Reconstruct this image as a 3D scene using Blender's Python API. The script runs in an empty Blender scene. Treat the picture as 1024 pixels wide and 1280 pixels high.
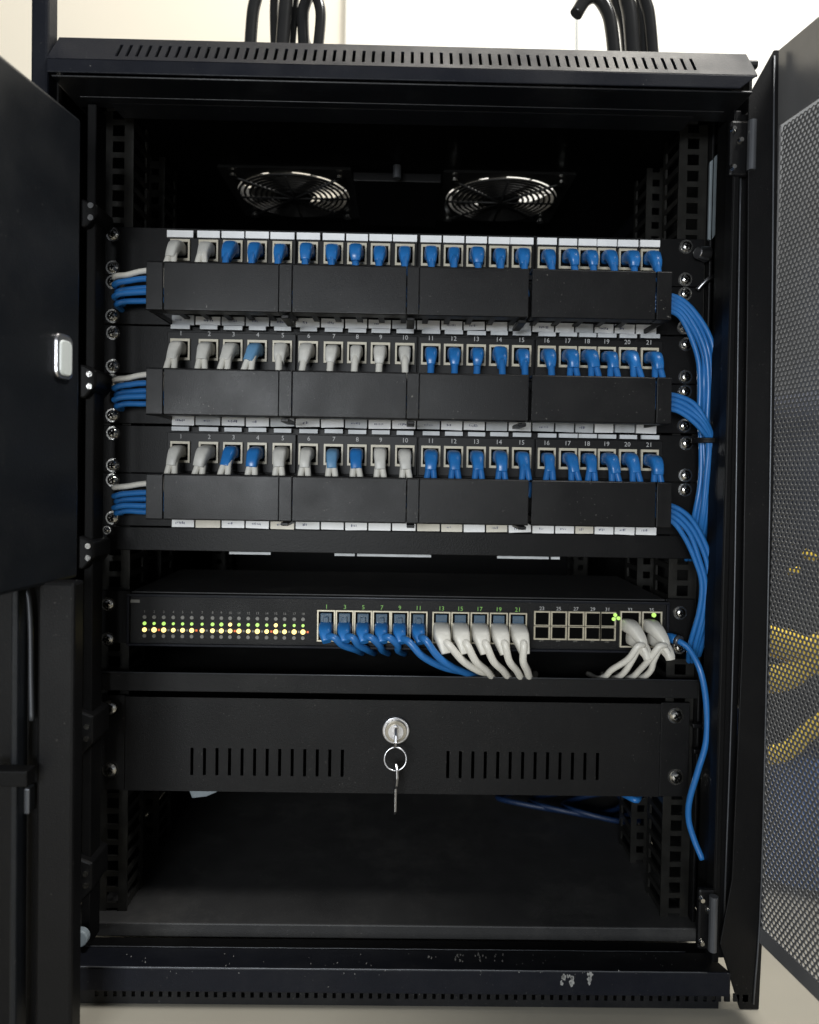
import bpy, bmesh, math, random
from mathutils import Matrix, Vector
from mathutils.geometry import tessellate_polygon
R = math.radians
random.seed(7)
SC = bpy.context.scene
COL = SC.collection

# ------------------------------------------------------------------ camera
CAMZ, DIST, FPX = 0.425, 0.58, 880.0
cam_rot = (Matrix.Rotation(R(-0.67), 4, 'Z') @ Matrix.Rotation(R(90 - 1.2), 4, 'X') @ Matrix.Rotation(R(1.0), 4, 'Z'))
cam_loc = Vector((0, -DIST, CAMZ))
cd = bpy.data.cameras.new('camera')
cd.sensor_fit = 'VERTICAL'; cd.sensor_height = 36; cd.sensor_width = 36
cd.lens = 36 * FPX / 1280.0; cd.shift_y = -32 / 1280.0
cd.clip_start = 0.01; cd.clip_end = 60
cd.dof.use_dof = True; cd.dof.focus_distance = 0.56; cd.dof.aperture_fstop = 4.5
cam = bpy.data.objects.new('camera', cd); COL.objects.link(cam)
cam.matrix_world = Matrix.Translation(cam_loc) @ cam_rot
SC.camera = cam

def P(px, py, Y=0.0):
    """photo pixel (1024 x 1280) seen at depth plane Y -> world point"""
    d = cam_rot.to_3x3() @ Vector(((px - 512) / FPX, (608 - py) / FPX, -1))
    t = (Y + DIST) / d.y
    return cam_loc + d * t

# ------------------------------------------------------------------ light
w = bpy.data.worlds.new('World'); SC.world = w; w.use_nodes = True
bg = w.node_tree.nodes['Background']
bg.inputs[0].default_value = (0.80, 0.86, 1.0, 1); bg.inputs[1].default_value = 0.08

def area(name, loc, target, sx, sy, power, color=(1, 1, 1)):
    l = bpy.data.lights.new(name, 'AREA'); l.shape = 'RECTANGLE'; l.size = sx; l.size_y = sy
    l.energy = power; l.color = color
    o = bpy.data.objects.new(name, l); COL.objects.link(o); o.location = loc
    o.rotation_euler = (Vector(target) - Vector(loc)).to_track_quat('-Z', 'Y').to_euler()
    return o
area('ceiling_lamp', (0.95, -0.55, 2.2), (0.05, -0.05, 0.40), 0.6, 0.35, 42, (1.0, 0.985, 0.95))
area('room_lamp', (-0.42, -1.75, 0.52), (0, 0, 0.42), 0.7, 0.35, 24, (0.93, 0.97, 1.0))
area('wall_lamp', (0.35, 0.10, 2.2), (0.2, 0.60, 0.8), 1.2, 0.30, 22, (1.0, 0.95, 0.86))

SC.view_settings.view_transform = 'Standard'
SC.view_settings.look = 'None'; SC.view_settings.exposure = 0.0; SC.view_settings.gamma = 1.0
SC.view_settings.use_curve_mapping = False

# ------------------------------------------------------------------ materials
def mat(name, col, rough=0.5, metal=0.0, noise=0.0, nscale=40, bump=0.0, bscale=900, spec=0.5, dust=0.0,
        dustcol=(0.25, 0.24, 0.22), emit=None, estr=0, trans=0.0, coat=0.0, roughvar=0.0, specks=0.0):
    m = bpy.data.materials.new(name); m.use_nodes = True
    nt = m.node_tree; b = nt.nodes['Principled BSDF']
    b.inputs['Base Color'].default_value = (*col, 1); b.inputs['Roughness'].default_value = rough
    b.inputs['Metallic'].default_value = metal; b.inputs['Specular IOR Level'].default_value = spec
    b.inputs['Transmission Weight'].default_value = trans; b.inputs['Coat Weight'].default_value = coat
    tc = nt.nodes.new('ShaderNodeTexCoord')
    last = None
    if noise:
        n = nt.nodes.new('ShaderNodeTexNoise'); n.inputs['Scale'].default_value = nscale; n.inputs['Detail'].default_value = 5
        nt.links.new(tc.outputs['Object'], n.inputs['Vector'])
        mx = nt.nodes.new('ShaderNodeMix'); mx.data_type = 'RGBA'
        mx.inputs[6].default_value = (*[c * (1 - noise) for c in col], 1)
        mx.inputs[7].default_value = (*[min(1, c * (1 + noise)) for c in col], 1)
        nt.links.new(n.outputs['Fac'], mx.inputs[0]); last = mx.outputs[2]
        nt.links.new(last, b.inputs['Base Color'])
    if dust:
        n = nt.nodes.new('ShaderNodeTexNoise'); n.inputs['Scale'].default_value = 14; n.inputs['Detail'].default_value = 9
        n.inputs['Roughness'].default_value = 0.75
        nt.links.new(tc.outputs['Object'], n.inputs['Vector'])
        r = nt.nodes.new('ShaderNodeValToRGB'); r.color_ramp.elements[0].position = 0.50; r.color_ramp.elements[1].position = 0.85
        nt.links.new(n.outputs['Fac'], r.inputs[0])
        ml = nt.nodes.new('ShaderNodeMath'); ml.operation = 'MULTIPLY'; ml.inputs[1].default_value = dust
        nt.links.new(r.outputs[0], ml.inputs[0])
        mx = nt.nodes.new('ShaderNodeMix'); mx.data_type = 'RGBA'
        if last: nt.links.new(last, mx.inputs[6])
        else: mx.inputs[6].default_value = (*col, 1)
        mx.inputs[7].default_value = (*dustcol, 1)
        nt.links.new(ml.outputs[0], mx.inputs[0]); nt.links.new(mx.outputs[2], b.inputs['Base Color'])
    if specks:
        n = nt.nodes.new('ShaderNodeTexNoise'); n.inputs['Scale'].default_value = 520; n.inputs['Detail'].default_value = 2
        nt.links.new(tc.outputs['Object'], n.inputs['Vector'])
        r = nt.nodes.new('ShaderNodeValToRGB'); r.color_ramp.elements[0].position = 0.70; r.color_ramp.elements[1].position = 0.76
        n3 = nt.nodes.new('ShaderNodeTexNoise'); n3.inputs['Scale'].default_value = 26; n3.inputs['Detail'].default_value = 4
        nt.links.new(tc.outputs['Object'], n3.inputs['Vector'])
        mr3 = nt.nodes.new('ShaderNodeMapRange'); mr3.inputs[1].default_value = 0.42; mr3.inputs[2].default_value = 0.7; mr3.inputs[4].default_value = specks
        nt.links.new(n3.outputs['Fac'], mr3.inputs[0])
        nt.links.new(n.outputs['Fac'], r.inputs[0])
        ml = nt.nodes.new('ShaderNodeMath'); ml.operation = 'MULTIPLY'
        nt.links.new(r.outputs[0], ml.inputs[0]); nt.links.new(mr3.outputs[0], ml.inputs[1])
        mx = nt.nodes.new('ShaderNodeMix'); mx.data_type = 'RGBA'
        src = b.inputs['Base Color'].links[0].from_socket if b.inputs['Base Color'].links else None
        if src: nt.links.new(src, mx.inputs[6])
        else: mx.inputs[6].default_value = (*col, 1)
        mx.inputs[7].default_value = (0.35, 0.34, 0.31, 1)
        nt.links.new(ml.outputs[0], mx.inputs[0]); nt.links.new(mx.outputs[2], b.inputs['Base Color'])
    if roughvar:
        n = nt.nodes.new('ShaderNodeTexNoise'); n.inputs['Scale'].default_value = 22; n.inputs['Detail'].default_value = 6
        nt.links.new(tc.outputs['Object'], n.inputs['Vector'])
        mr = nt.nodes.new('ShaderNodeMapRange'); mr.inputs[3].default_value = rough - roughvar; mr.inputs[4].default_value = rough + roughvar
        mr.inputs[1].default_value = 0.3; mr.inputs[2].default_value = 0.7
        nt.links.new(n.outputs['Fac'], mr.inputs[0]); nt.links.new(mr.outputs[0], b.inputs['Roughness'])
    if bump:
        n = nt.nodes.new('ShaderNodeTexNoise'); n.inputs['Scale'].default_value = bscale; n.inputs['Detail'].default_value = 3
        nt.links.new(tc.outputs['Object'], n.inputs['Vector'])
        bp = nt.nodes.new('ShaderNodeBump'); bp.inputs['Strength'].default_value = bump; bp.inputs['Distance'].default_value = 0.0004
        nt.links.new(n.outputs['Fac'], bp.inputs['Height']); nt.links.new(bp.outputs[0], b.inputs['Normal'])
    if emit:
        b.inputs['Emission Color'].default_value = (*emit, 1); b.inputs['Emission Strength'].default_value = estr
    return m

M = {}
M['paint'] = mat('black_powder_coat', (0.0045, 0.005, 0.0065), 0.42, spec=0.3, specks=0.4, noise=0.25, bump=0.35, dust=0.05, roughvar=0.10)
M['cappaint'] = mat('blue_grey_cap_paint', (0.0075, 0.0085, 0.0125), 0.45, spec=0.14, specks=0.4, noise=0.2, bump=0.35, dust=0.04, roughvar=0.12)
M['inner'] = mat('inner_black_paint', (0.0018, 0.0018, 0.002), 0.55, spec=0.14, noise=0.3, bump=0.3, dust=0.02)
M['floorpaint'] = mat('dusty_black_paint', (0.028, 0.0278, 0.028), 0.55, spec=0.4, specks=0.5, noise=0.3, bump=0.4, dust=0.16)
M['panel'] = mat('panel_black', (0.003, 0.003, 0.0034), 0.45, spec=0.18, specks=0.2, noise=0.2, bump=0.3, dust=0.02)
M['front'] = mat('drawer_black', (0.0038, 0.0038, 0.0042), 0.5, spec=0.22, dust=0.02, specks=0.25, noise=0.2, bump=0.5, bscale=1500, roughvar=0.06)
M['cover'] = mat('charcoal_plastic', (0.0052, 0.0052, 0.0056), 0.36, spec=0.19, specks=0.6, noise=0.15, bump=0.3, bscale=1800, dust=0.03, roughvar=0.08)
M['plastic'] = mat('black_plastic', (0.005, 0.005, 0.0055), 0.45, spec=0.22)
M['doorpaint'] = mat('blue_black_door_paint', (0.0055, 0.0066, 0.0085), 0.40, spec=0.28, specks=0.2, noise=0.2, nscale=12, bump=0.3, dust=0.03, roughvar=0.10)
M['edge'] = mat('worn_steel_highlight', (0.10, 0.105, 0.115), 0.38, 0.6, noise=0.3)  # bare steel parts, and the painted highlight lines along worn edges
M['zinc'] = mat('zinc_rail', (0.055, 0.054, 0.05), 0.30, 0.8, noise=0.5, nscale=90, bump=0.2)
M['chrome'] = mat('chrome_screw', (0.62, 0.61, 0.58), 0.20, 1.0, noise=0.2, nscale=300, bump=0.2, bscale=600)
M['steel'] = mat('brushed_steel', (0.60, 0.60, 0.62), 0.28, 1.0, noise=0.15, nscale=300)
M['cream'] = mat('cream_port_shell', (0.50, 0.46, 0.36), 0.45, noise=0.15, nscale=200)
M['gold'] = mat('port_shell_metal', (0.50, 0.46, 0.36), 0.35, 0.5, noise=0.2, nscale=200)
M['cavity'] = mat('port_cavity', (0.002, 0.002, 0.002), 0.8, spec=0.05)
M['paper'] = mat('label_paper', (0.82, 0.83, 0.84), 0.6, noise=0.10, nscale=120, dust=0.12)
M['paper_old'] = mat('yellowed_label', (0.66, 0.63, 0.55), 0.6, noise=0.15, nscale=120, dust=0.3)
M['paper_grey'] = mat('smudged_label', (0.50, 0.52, 0.54), 0.6, noise=0.3, nscale=90, dust=0.3)
M['greystrip'] = mat('grey_label_strip', (0.30, 0.30, 0.30), 0.45, noise=0.2, nscale=150)
M['ink'] = mat('pencil_ink', (0.10, 0.11, 0.2), 0.7)
M['print'] = mat('printed_digits', (0.42, 0.42, 0.42), 0.6)
M['blue'] = mat('blue_cable_jacket', (0.020, 0.14, 0.40), 0.33, noise=0.12, nscale=60, bump=0.15, bscale=200)
M['shadeblue'] = mat('shaded_blue_cable_jacket', (0.004, 0.018, 0.06), 0.5)  # blue jacket darkened to carry the shade behind the drawer
M['blueboot'] = mat('blue_boot_rubber', (0.020, 0.155, 0.44), 0.30, noise=0.2, nscale=150)
M['paleblue'] = mat('faded_blue_boot', (0.12, 0.27, 0.45), 0.45, noise=0.25, nscale=150)
M['white'] = mat('white_cable_jacket', (0.66, 0.64, 0.58), 0.38, noise=0.08, nscale=60, dust=0.12)
M['greyboot'] = mat('grey_boot_rubber', (0.58, 0.57, 0.53), 0.45, noise=0.2, nscale=150, dust=0.1)
M['clear'] = mat('clear_plug', (0.10, 0.17, 0.25), 0.12, spec=0.7, noise=0.2, nscale=400, trans=0.35)
M['blackcable'] = mat('black_cable_jacket', (0.02, 0.02, 0.02), 0.18, noise=0.3, dust=0.06)
M['wall'] = mat('cream_wall_paint', (0.80, 0.74, 0.62), 0.8, noise=0.05, nscale=3, bump=0.2, bscale=200)
M['wall2'] = mat('white_wall_paint', (0.84, 0.82, 0.76), 0.8, noise=0.04, nscale=3, bump=0.2, bscale=200)
M['ground'] = mat('pale_floor', (0.36, 0.335, 0.275), 0.45, noise=0.12, nscale=6, dust=0.15, roughvar=0.1)
M['led_g'] = mat('green_led', (0.1, 0.3, 0.05), 0.4, emit=(0.62, 1.0, 0.2), estr=0.9)
M['led_y'] = mat('yellow_led', (0.4, 0.3, 0.1), 0.4, emit=(1.0, 0.74, 0.24), estr=1.9)
M['led_o'] = mat('orange_led', (0.4, 0.1, 0.02), 0.4, emit=(1.0, 0.14, 0.02), estr=0.6)
M['led_off'] = mat('unlit_led', (0.16, 0.155, 0.14), 0.4)
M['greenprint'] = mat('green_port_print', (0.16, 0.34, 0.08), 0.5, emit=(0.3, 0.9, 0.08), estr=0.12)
M['meshpaint'] = mat('mesh_door_paint', (0.19, 0.19, 0.193), 0.32, 0.5, noise=0.2)
M['lockface'] = mat('lock_face', (0.34, 0.31, 0.25), 0.35, 0.4, noise=0.2, nscale=300)
M['handle'] = mat('pale_door_handle', (0.62, 0.66, 0.64), 0.35, noise=0.05)
M['greyplate'] = mat('grey_plate', (0.17, 0.20, 0.22), 0.5, noise=0.3, nscale=50, dust=0.2)
M['navy'] = mat('navy_bag_fabric', (0.018, 0.024, 0.045), 0.8, noise=0.3, nscale=60, bump=0.5, bscale=300)
M['denim'] = mat('blue_bag_fabric', (0.05, 0.13, 0.38), 0.8, noise=0.3, nscale=60, bump=0.5, bscale=300)
M['yellow'] = mat('yellow_bag_print', (0.95, 0.66, 0.05), 0.6, noise=0.1)
M['fanframe'] = mat('fan_frame', (0.014, 0.014, 0.014), 0.4)
M['fanblade'] = mat('fan_blade_plastic', (0.15, 0.15, 0.14), 0.3)
M['grille'] = mat('fan_grille_wire', (0.012, 0.012, 0.012), 0.5, 0.3)
M['scuff'] = mat('scuffed_primer', (0.26, 0.26, 0.25), 0.7, noise=0.4, nscale=200)

# ------------------------------------------------------------------ mesh helpers
def link(name, bm, mats, parent=None, smooth=False, bevel=0.0, loc=None, seg=2):
    bmesh.ops.recalc_face_normals(bm, faces=bm.faces)
    me = bpy.data.meshes.new(name)
    if loc is not None:
        bmesh.ops.translate(bm, verts=bm.verts, vec=-Vector(loc))
    bm.to_mesh(me); bm.free()
    for m in (mats if isinstance(mats, (list, tuple)) else [mats]): me.materials.append(m)
    if smooth:
        for p in me.polygons: p.use_smooth = True
    o = bpy.data.objects.new(name, me); COL.objects.link(o)
    if parent is not None:
        o.parent = parent
        o.matrix_parent_inverse = parent_world(parent).inverted()
    if loc is not None: o.location = Vector(loc)
    if bevel:
        md = o.modifiers.new('bevel', 'BEVEL'); md.width = bevel; md.segments = seg; md.limit_method = 'ANGLE'; md.angle_limit = R(40)
    return o
def parent_world(o):
    m = Matrix.LocRotScale(o.location, o.rotation_euler, o.scale)
    return m if o.parent is None else parent_world(o.parent) @ o.matrix_parent_inverse @ m
def B(): return bmesh.new()
def box(bm, x0, x1, y0, y1, z0, z1, mi=0, X=None):
    vs = [bm.verts.new(Vector((x, y, z)) if X is None else X @ Vector((x, y, z))) for x in (x0, x1) for y in (y0, y1) for z in (z0, z1)]
    for q in ((0, 1, 3, 2), (4, 6, 7, 5), (0, 4, 5, 1), (2, 3, 7, 6), (0, 2, 6, 4), (1, 5, 7, 3)):
        f = bm.faces.new([vs[i] for i in q]); f.material_index = mi
    return vs
def prism(bm, pts, ax, a0, a1, mi=0):
    """extrude a 2-D outline along axis ax ('x','y','z'); pts are the other two coordinates in order"""
    def mk(p, a): return {'x': (a, p[0], p[1]), 'y': (p[0], a, p[1]), 'z': (p[0], p[1], a)}[ax]
    A = [bm.verts.new(mk(p, a0)) for p in pts]; Bv = [bm.verts.new(mk(p, a1)) for p in pts]
    n = len(pts)
    fs = [bm.faces.new(A), bm.faces.new(Bv[::-1])]
    for i in range(n): fs.append(bm.faces.new((A[i], A[(i + 1) % n], Bv[(i + 1) % n], Bv[i])))
    for f in fs: f.material_index = mi
def cyl(bm, c, axis, r, h, n=20, r2=None, mi=0):
    axis = Vector(axis).normalized(); q = axis.to_track_quat('Z', 'Y').to_matrix().to_4x4()
    T = Matrix.Translation(Vector(c) + axis * h / 2) @ q
    res = bmesh.ops.create_cone(bm, cap_ends=True, segments=n, radius1=r, radius2=r if r2 is None else r2, depth=h, matrix=T)
    for v in res['verts']:
        for f in v.link_faces: f.material_index = mi
def spline(pts, n=8):
    pts = [Vector(p) for p in pts]
    if len(pts) < 3: return pts
    out = []
    Q = [pts[0] * 2 - pts[1]] + pts + [pts[-1] * 2 - pts[-2]]
    for i in range(1, len(Q) - 2):
        a, b, c, d = Q[i - 1:i + 3]
        for k in range(n):
            t = k / n
            out.append(0.5 * ((2 * b) + (c - a) * t + (2 * a - 5 * b + 4 * c - d) * t * t + (3 * b - a - 3 * c + d) * t ** 3))
    out.append(pts[-1]); return out
def tube(bm, pts, rad, n=10, steps=8, mi=0, flat=None):
    """rad: number or list per control point; flat: (sx, sy) squashing list per control point"""
    C = spline(pts, steps); m = len(C)
    def rr(i, arr):
        t = i / (m - 1) * (len(arr) - 1); k = min(int(t), len(arr) - 2); f = t - k
        return arr[k] * (1 - f) + arr[k + 1] * f
    T0 = (C[1] - C[0]).normalized()
    up = Vector((1, 0, 0)) if abs(T0.x) < 0.8 else Vector((0, 0, 1))
    N = (up - T0 * up.dot(T0)).normalized()
    rings = []
    for i, c in enumerate(C):
        T = (C[min(i + 1, m - 1)] - C[max(i - 1, 0)]).normalized()
        N = (N - T * N.dot(T)).normalized(); Bn = T.cross(N)
        r = rad if not isinstance(rad, (list, tuple)) else rr(i, rad)
        rg = []
        for k in range(n):
            a = 2 * math.pi * k / n
            ca, sa = math.cos(a), math.sin(a)
            if flat:
                e = flat[0]
                ca = math.copysign(abs(ca) ** e, ca); sa = math.copysign(abs(sa) ** e, sa)
            rg.append(bm.verts.new(c + N * (ca * r) + Bn * (sa * r * (1 if not flat else flat[1]))))
        rings.append(rg)
    for i in range(m - 1):
        for k in range(n):
            f = bm.faces.new((rings[i][k], rings[i][(k + 1) % n], rings[i + 1][(k + 1) % n], rings[i + 1][k])); f.material_index = mi; f.smooth = True
    for rg in (rings[0][::-1], rings[-1]):
        f = bm.faces.new(rg); f.material_index = mi
def tag(o, label=None, cat=None, group=None, kind=None):
    if label: o['label'] = label
    if cat: o['category'] = cat
    if group: o['group'] = group
    if kind: o['kind'] = kind
    return o
def empty(name, loc):
    o = bpy.data.objects.new(name, None); o.empty_display_size = 0.02; COL.objects.link(o); o.location = loc; return o
def screw(parent, x, y, z, r=0.0042, name='screw'):
    bm = B(); c = Vector((x, y, z))
    a0 = random.uniform(0, 1.5)
    cyl(bm, c, (0, -1, 0), r * 1.35, 0.0008, 20)
    n = 20; prof = [(r, 0.0008), (r * 0.93, 0.0020), (r * 0.70, 0.0029), (r * 0.40, 0.0033)]
    rings = [[bm.verts.new(c + Vector((math.cos(2 * math.pi * k / n) * q, -h, math.sin(2 * math.pi * k / n) * q))) for k in range(n)] for q, h in prof]
    for i in range(len(rings) - 1):
        for k in range(n): bm.faces.new((rings[i][k], rings[i][(k + 1) % n], rings[i + 1][(k + 1) % n], rings[i + 1][k]))
    bm.faces.new(rings[-1])
    for q in (0, math.pi / 2):
        X = Matrix.Translation(c + Vector((0, -0.0032, 0))) @ Matrix.Rotation(a0 + q, 4, 'Y')
        box(bm, -r * 0.55, r * 0.55, -0.0003 - q * 1e-4, 0.0003, -r * 0.13, r * 0.13, 1, X)
    return link(name, bm, [M['chrome'], M['cavity']], parent)

# ------------------------------------------------------------------ key dimensions
YF = -0.055                     # front plane of the door frame
ZROOF = P(500, 243, 0.172).z
ZFLOOR = P(500, 1174, -0.012).z
XL = P(96, 640, 0.0).x; XR = P(893, 640, 0.0).x
YB = 0.40
Z = lambda y, Y=0.0: P(500, y, Y).z
XX = lambda x, Y=0.0, y=640: P(x, y, Y).x

# ------------------------------------------------------------------ setting
gz = Z(1259, -0.061)
bm = B(); box(bm, -5, 5, -4, 4, gz - 0.05, gz); tag(link('floor', bm, M['ground']), 'pale smooth floor of the room under the cabinet', kind='structure')
WY = 0.62
xc = P(433, 20, WY).x
bm = B(); box(bm, -5, xc, WY, WY + 0.1, gz, 3.2); tag(link('wall', bm, M['wall']), 'cream wall behind the cabinet', kind='structure')
bm = B(); box(bm, xc + 0.0005, 5, WY - 0.012, WY + 0.1, gz, 3.2); tag(link('wall', bm, M['wall2']), 'brighter white wall section behind the cabinet', kind='structure')

# ------------------------------------------------------------------ cabinet
cab = empty('server_cabinet', (0, 0.17, gz))
tag(cab, 'black steel network cabinet standing open on the pale floor', 'cabinet')
def part(name, bm, m, parent=cab, **k): return link(name, bm, m, parent, **k)

# side walls, back, roof, floor
bm = B()
box(bm, XL - 0.004, XL, YF + 0.02, YB, gz + 0.03, ZROOF + 0.02)
part('side_panel', bm, M['inner'])
bm = B(); box(bm, XR, XR + 0.004, YF + 0.02, YB, gz + 0.03, ZROOF + 0.02); part('side_panel', bm, M['inner'])
bm = B(); box(bm, XL, XR, YB - 0.003, YB, gz + 0.03, ZROOF + 0.02); part('back_panel', bm, M['inner'])
bm = B(); box(bm, XL, XR, -0.012, YB - 0.004, gz + 0.03, ZFLOOR)
part('base_panel', bm, M['floorpaint'], bevel=0.001)
# roof sheet with two square openings
fy0, fy1 = 0.172 - 0.061, 0.172 + 0.061
fc = [P(368, 240, 0.172).x, P(626, 240, 0.172).x]
zt = ZROOF + 0.0015
bm = B()
xs = [XL, fc[0] - 0.06, fc[0] + 0.06, fc[1] - 0.06, fc[1] + 0.06, XR]
for i in range(5):
    if i in (1, 3):
        box(bm, xs[i], xs[i + 1], -0.03, fy0, ZROOF, zt); box(bm, xs[i], xs[i + 1], fy1, YB, ZROOF, zt)
    else: box(bm, xs[i], xs[i + 1], -0.03, YB, ZROOF, zt)
part('roof_panel', bm, M['inner'])
# fans
for cx in fc:
    fan = B()
    n = 48; c = Vector((cx, 0.172, 0))
    sq = []
    for k in range(n):
        a = 2 * math.pi * k / n; ca, sa = math.cos(a), math.sin(a); s = 0.0595 / max(abs(ca), abs(sa))
        sq.append((ca * s, sa * s))
    lo, hi = ZROOF - 0.003, ZROOF + 0.012
    vi = [[fan.verts.new((cx + math.cos(2 * math.pi * k / n) * 0.0580, 0.172 + math.sin(2 * math.pi * k / n) * 0.0580, z)) for k in range(n)] for z in (lo, hi)]
    vo = [[fan.verts.new((cx + p[0] * q, 0.172 + p[1] * q, z)) for p in sq] for z, q in ((lo, 1.09), (hi, 0.995))]
    for k in range(n):
        j = (k + 1) % n
        fan.faces.new((vi[0][k], vi[0][j], vo[0][j], vo[0][k])); fan.faces.new((vi[1][k], vo[1][k], vo[1][j], vi[1][j]))
        fan.faces.new((vi[0][k], vi[1][k], vi[1][j], vi[0][j])); fan.faces.new((vo[0][k], vo[0][j], vo[1][j], vo[1][k]))
    f = part('cooling_fan', fan, M['fanframe'])
    bm = B()
    cyl(bm, (cx, 0.172, ZROOF - 0.002), (0, 0, 1), 0.021, 0.012, 24)
    for k in range(7):
        a = 2 * math.pi * k / 7
        X = Matrix.Translation((cx, 0.172, ZROOF + 0.005)) @ Matrix.Rotation(a, 4, 'Z') @ Matrix.Rotation(R(28), 4, 'X')
        box(bm, 0.019, 0.054, -0.009, 0.009, -0.0006, 0.0006, 0, X)
    link('fan_blades', bm, M['fanblade'], f)
    bm = B()
    for r in (0.018, 0.0235, 0.029, 0.0345, 0.040, 0.0455, 0.051, 0.0565):
        pts = [(cx + math.cos(2 * math.pi * k / 40) * r, 0.172 + math.sin(2 * math.pi * k / 40) * r, ZROOF - 0.005) for k in range(41)]
        tube(bm, pts, 0.0014, 6, 1)
    for k in range(4):
        a = math.pi / 4 * k; L = 0.0555 if k % 2 == 0 else 0.074
        tube(bm, [(cx - math.cos(a) * L, 0.172 - math.sin(a) * L, ZROOF - 0.0065), (cx + math.cos(a) * L, 0.172 + math.sin(a) * L, ZROOF - 0.0065)], 0.0013, 6, 1)
    cyl(bm, (cx, 0.172, ZROOF - 0.0065), (0, 0, 1), 0.017, 0.001, 24)
    link('fan_grille', bm, M['grille'], f)
    for sx in (-1, 1):
        for sy in (-1, 1):
            bm = B(); cyl(bm, (cx + sx * 0.0525, 0.172 + sy * 0.0525, ZROOF - 0.0075), (0, 0, 1), 0.0045, 0.003, 14); link('screw', bm, M['chrome'], f)
# wiring box between the fans
bm = B(); a, b_ = fc[0] + 0.066, fc[1] - 0.066
box(bm, a, b_, 0.115, 0.24, ZROOF - 0.010, ZROOF - 0.001); part('wiring_cover', bm, M['panel'], bevel=0.001)
bm = B(); cyl(bm, ((a + b_) / 2, 0.10, ZROOF - 0.001), (0, 0, -1), 0.004, 0.012, 12); part('bolt', bm, M['edge'])

# top cap: sloping front face with slots
TX0, TX1 = XX(62, YF - 0.02, 60), XX(962, YF - 0.02, 60)
zc0 = Z(104, YF - 0.02); zc1 = Z(58, YF - 0.005)
zfold = Z(83, YF - 0.024)
bm = B()
th = 0.0015; chx = 0.022
yfr = YF - 0.024
# vertical lower band, right end cut at an angle
prism(bm, [(TX0, zc0), (TX1 - chx, zc0), (TX1 - chx * 0.45, zfold - 0.0002), (TX0, zfold - 0.0002)], 'y', yfr, yfr + th)
part('top_cap_front', bm, M['cappaint'], bevel=0.0006)
ca = Vector((0, yfr, zfold)); cb = Vector((0, YF - 0.006, zc1))
v = (cb - ca); H = v.length; v.normalize(); nrm = Vector((1, 0, 0)).cross(v)
X = Matrix(((1, -nrm.x, v.x, ca.x), (0, -nrm.y, v.y, ca.y), (0, -nrm.z, v.z, ca.z), (0, 0, 0, 1)))
if (X.to_3x3() @ Vector((0, 1, 0))).y < 0: X = Matrix(((1, nrm.x, v.x, ca.x), (0, nrm.y, v.y, ca.y), (0, nrm.z, v.z, ca.z), (0, 0, 0, 1)))
s0 = XX(150, YF - 0.015, 60); s1 = XX(866, YF - 0.015, 60); NS = 60; pit = (s1 - s0) / (NS - 1); hw = 0.00115
lo_, hi_ = H * 0.16, H * 0.70
bm = B()
box(bm, TX0, TX1 - chx * 0.45, 0, th, 0, lo_, 0, X); box(bm, TX0, TX1 - chx * 0.45, 0, th, hi_, H, 0, X)
edges = [TX0] + [e for k in range(NS) for e in (s0 + k * pit - hw, s0 + k * pit + hw)] + [TX1 - chx * 0.45]
for k in range(0, len(edges), 2): box(bm, edges[k], edges[k + 1], 0, th, lo_, hi_, 0, X)
part('slotted_strip', bm, M['cappaint'])
bm = B()
box(bm, TX0 + 0.001, TX1 - 0.001, YF - 0.0065, YB, zc1 - 0.0022, zc1 - 0.0002)
box(bm, TX0, TX0 + 0.002, YF - 0.004, YB, zc0 + 0.001, zc1 - 0.0025); box(bm, TX1 - 0.002, TX1, YF + 0.004, YB, zc0 + 0.001, zc1 - 0.0025)
me_cap = bm
# cut roof of the cap over the fans: build it as frame strips instead of a full sheet
bm.free(); bm = B()
ztc = zc1 - 0.0022
box(bm, TX0 + 0.001, TX1 - chx * 0.5, YF - 0.0055, 0.07, ztc, zc1 - 0.0002)
box(bm, TX0 + 0.001, fc[0] - 0.09, 0.07, YB, ztc, zc1 - 0.0002); box(bm, fc[1] + 0.09, TX1 - 0.001, 0.07, YB, ztc, zc1 - 0.0002)
box(bm, TX0, TX0 + 0.002, YF - 0.004, YB, zc0 + 0.001, zc1 - 0.0025); box(bm, TX1 - 0.002, TX1, YF + 0.004, YB, zc0 + 0.001, zc1 - 0.0025)
part('top_cap', bm, M['paint'])
bm = B(); box(bm, TX0 + 0.002, TX1 - 0.012, YF - 0.022, YF + 0.02, zc0 - 0.002, zc0 - 0.0005)
box(bm, TX0 + 0.01, TX1 - 0.02, YF + 0.004, YF + 0.012, Z(122, YF), zc0 - 0.0025)
box(bm, TX0 + 0.03, TX1 - 0.04, YF + 0.012, -0.02, Z(127, YF), Z(122, YF) + 0.001)
part('header_beam', bm, M['paint'], bevel=0.0008)
bm = B()
z0, z1 = Z(146, -0.02), Z(127, -0.02)
xa, xb = XL + 0.03, XR - 0.03; n = 100; pw = (xb - xa) / n
box(bm, xa, xb, -0.02, -0.0185, z0, z0 + 0.0035); box(bm, xa, xb, -0.02, -0.0185, z0 + 0.0085, z1)
for k in range(n): box(bm, xa + k * pw, xa + k * pw + pw * 0.55, -0.02, -0.0185, z0 + 0.0035, z0 + 0.0085)
part('vent_strip', bm, M['zinc'])
# thin things lying on the cap come later

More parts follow.
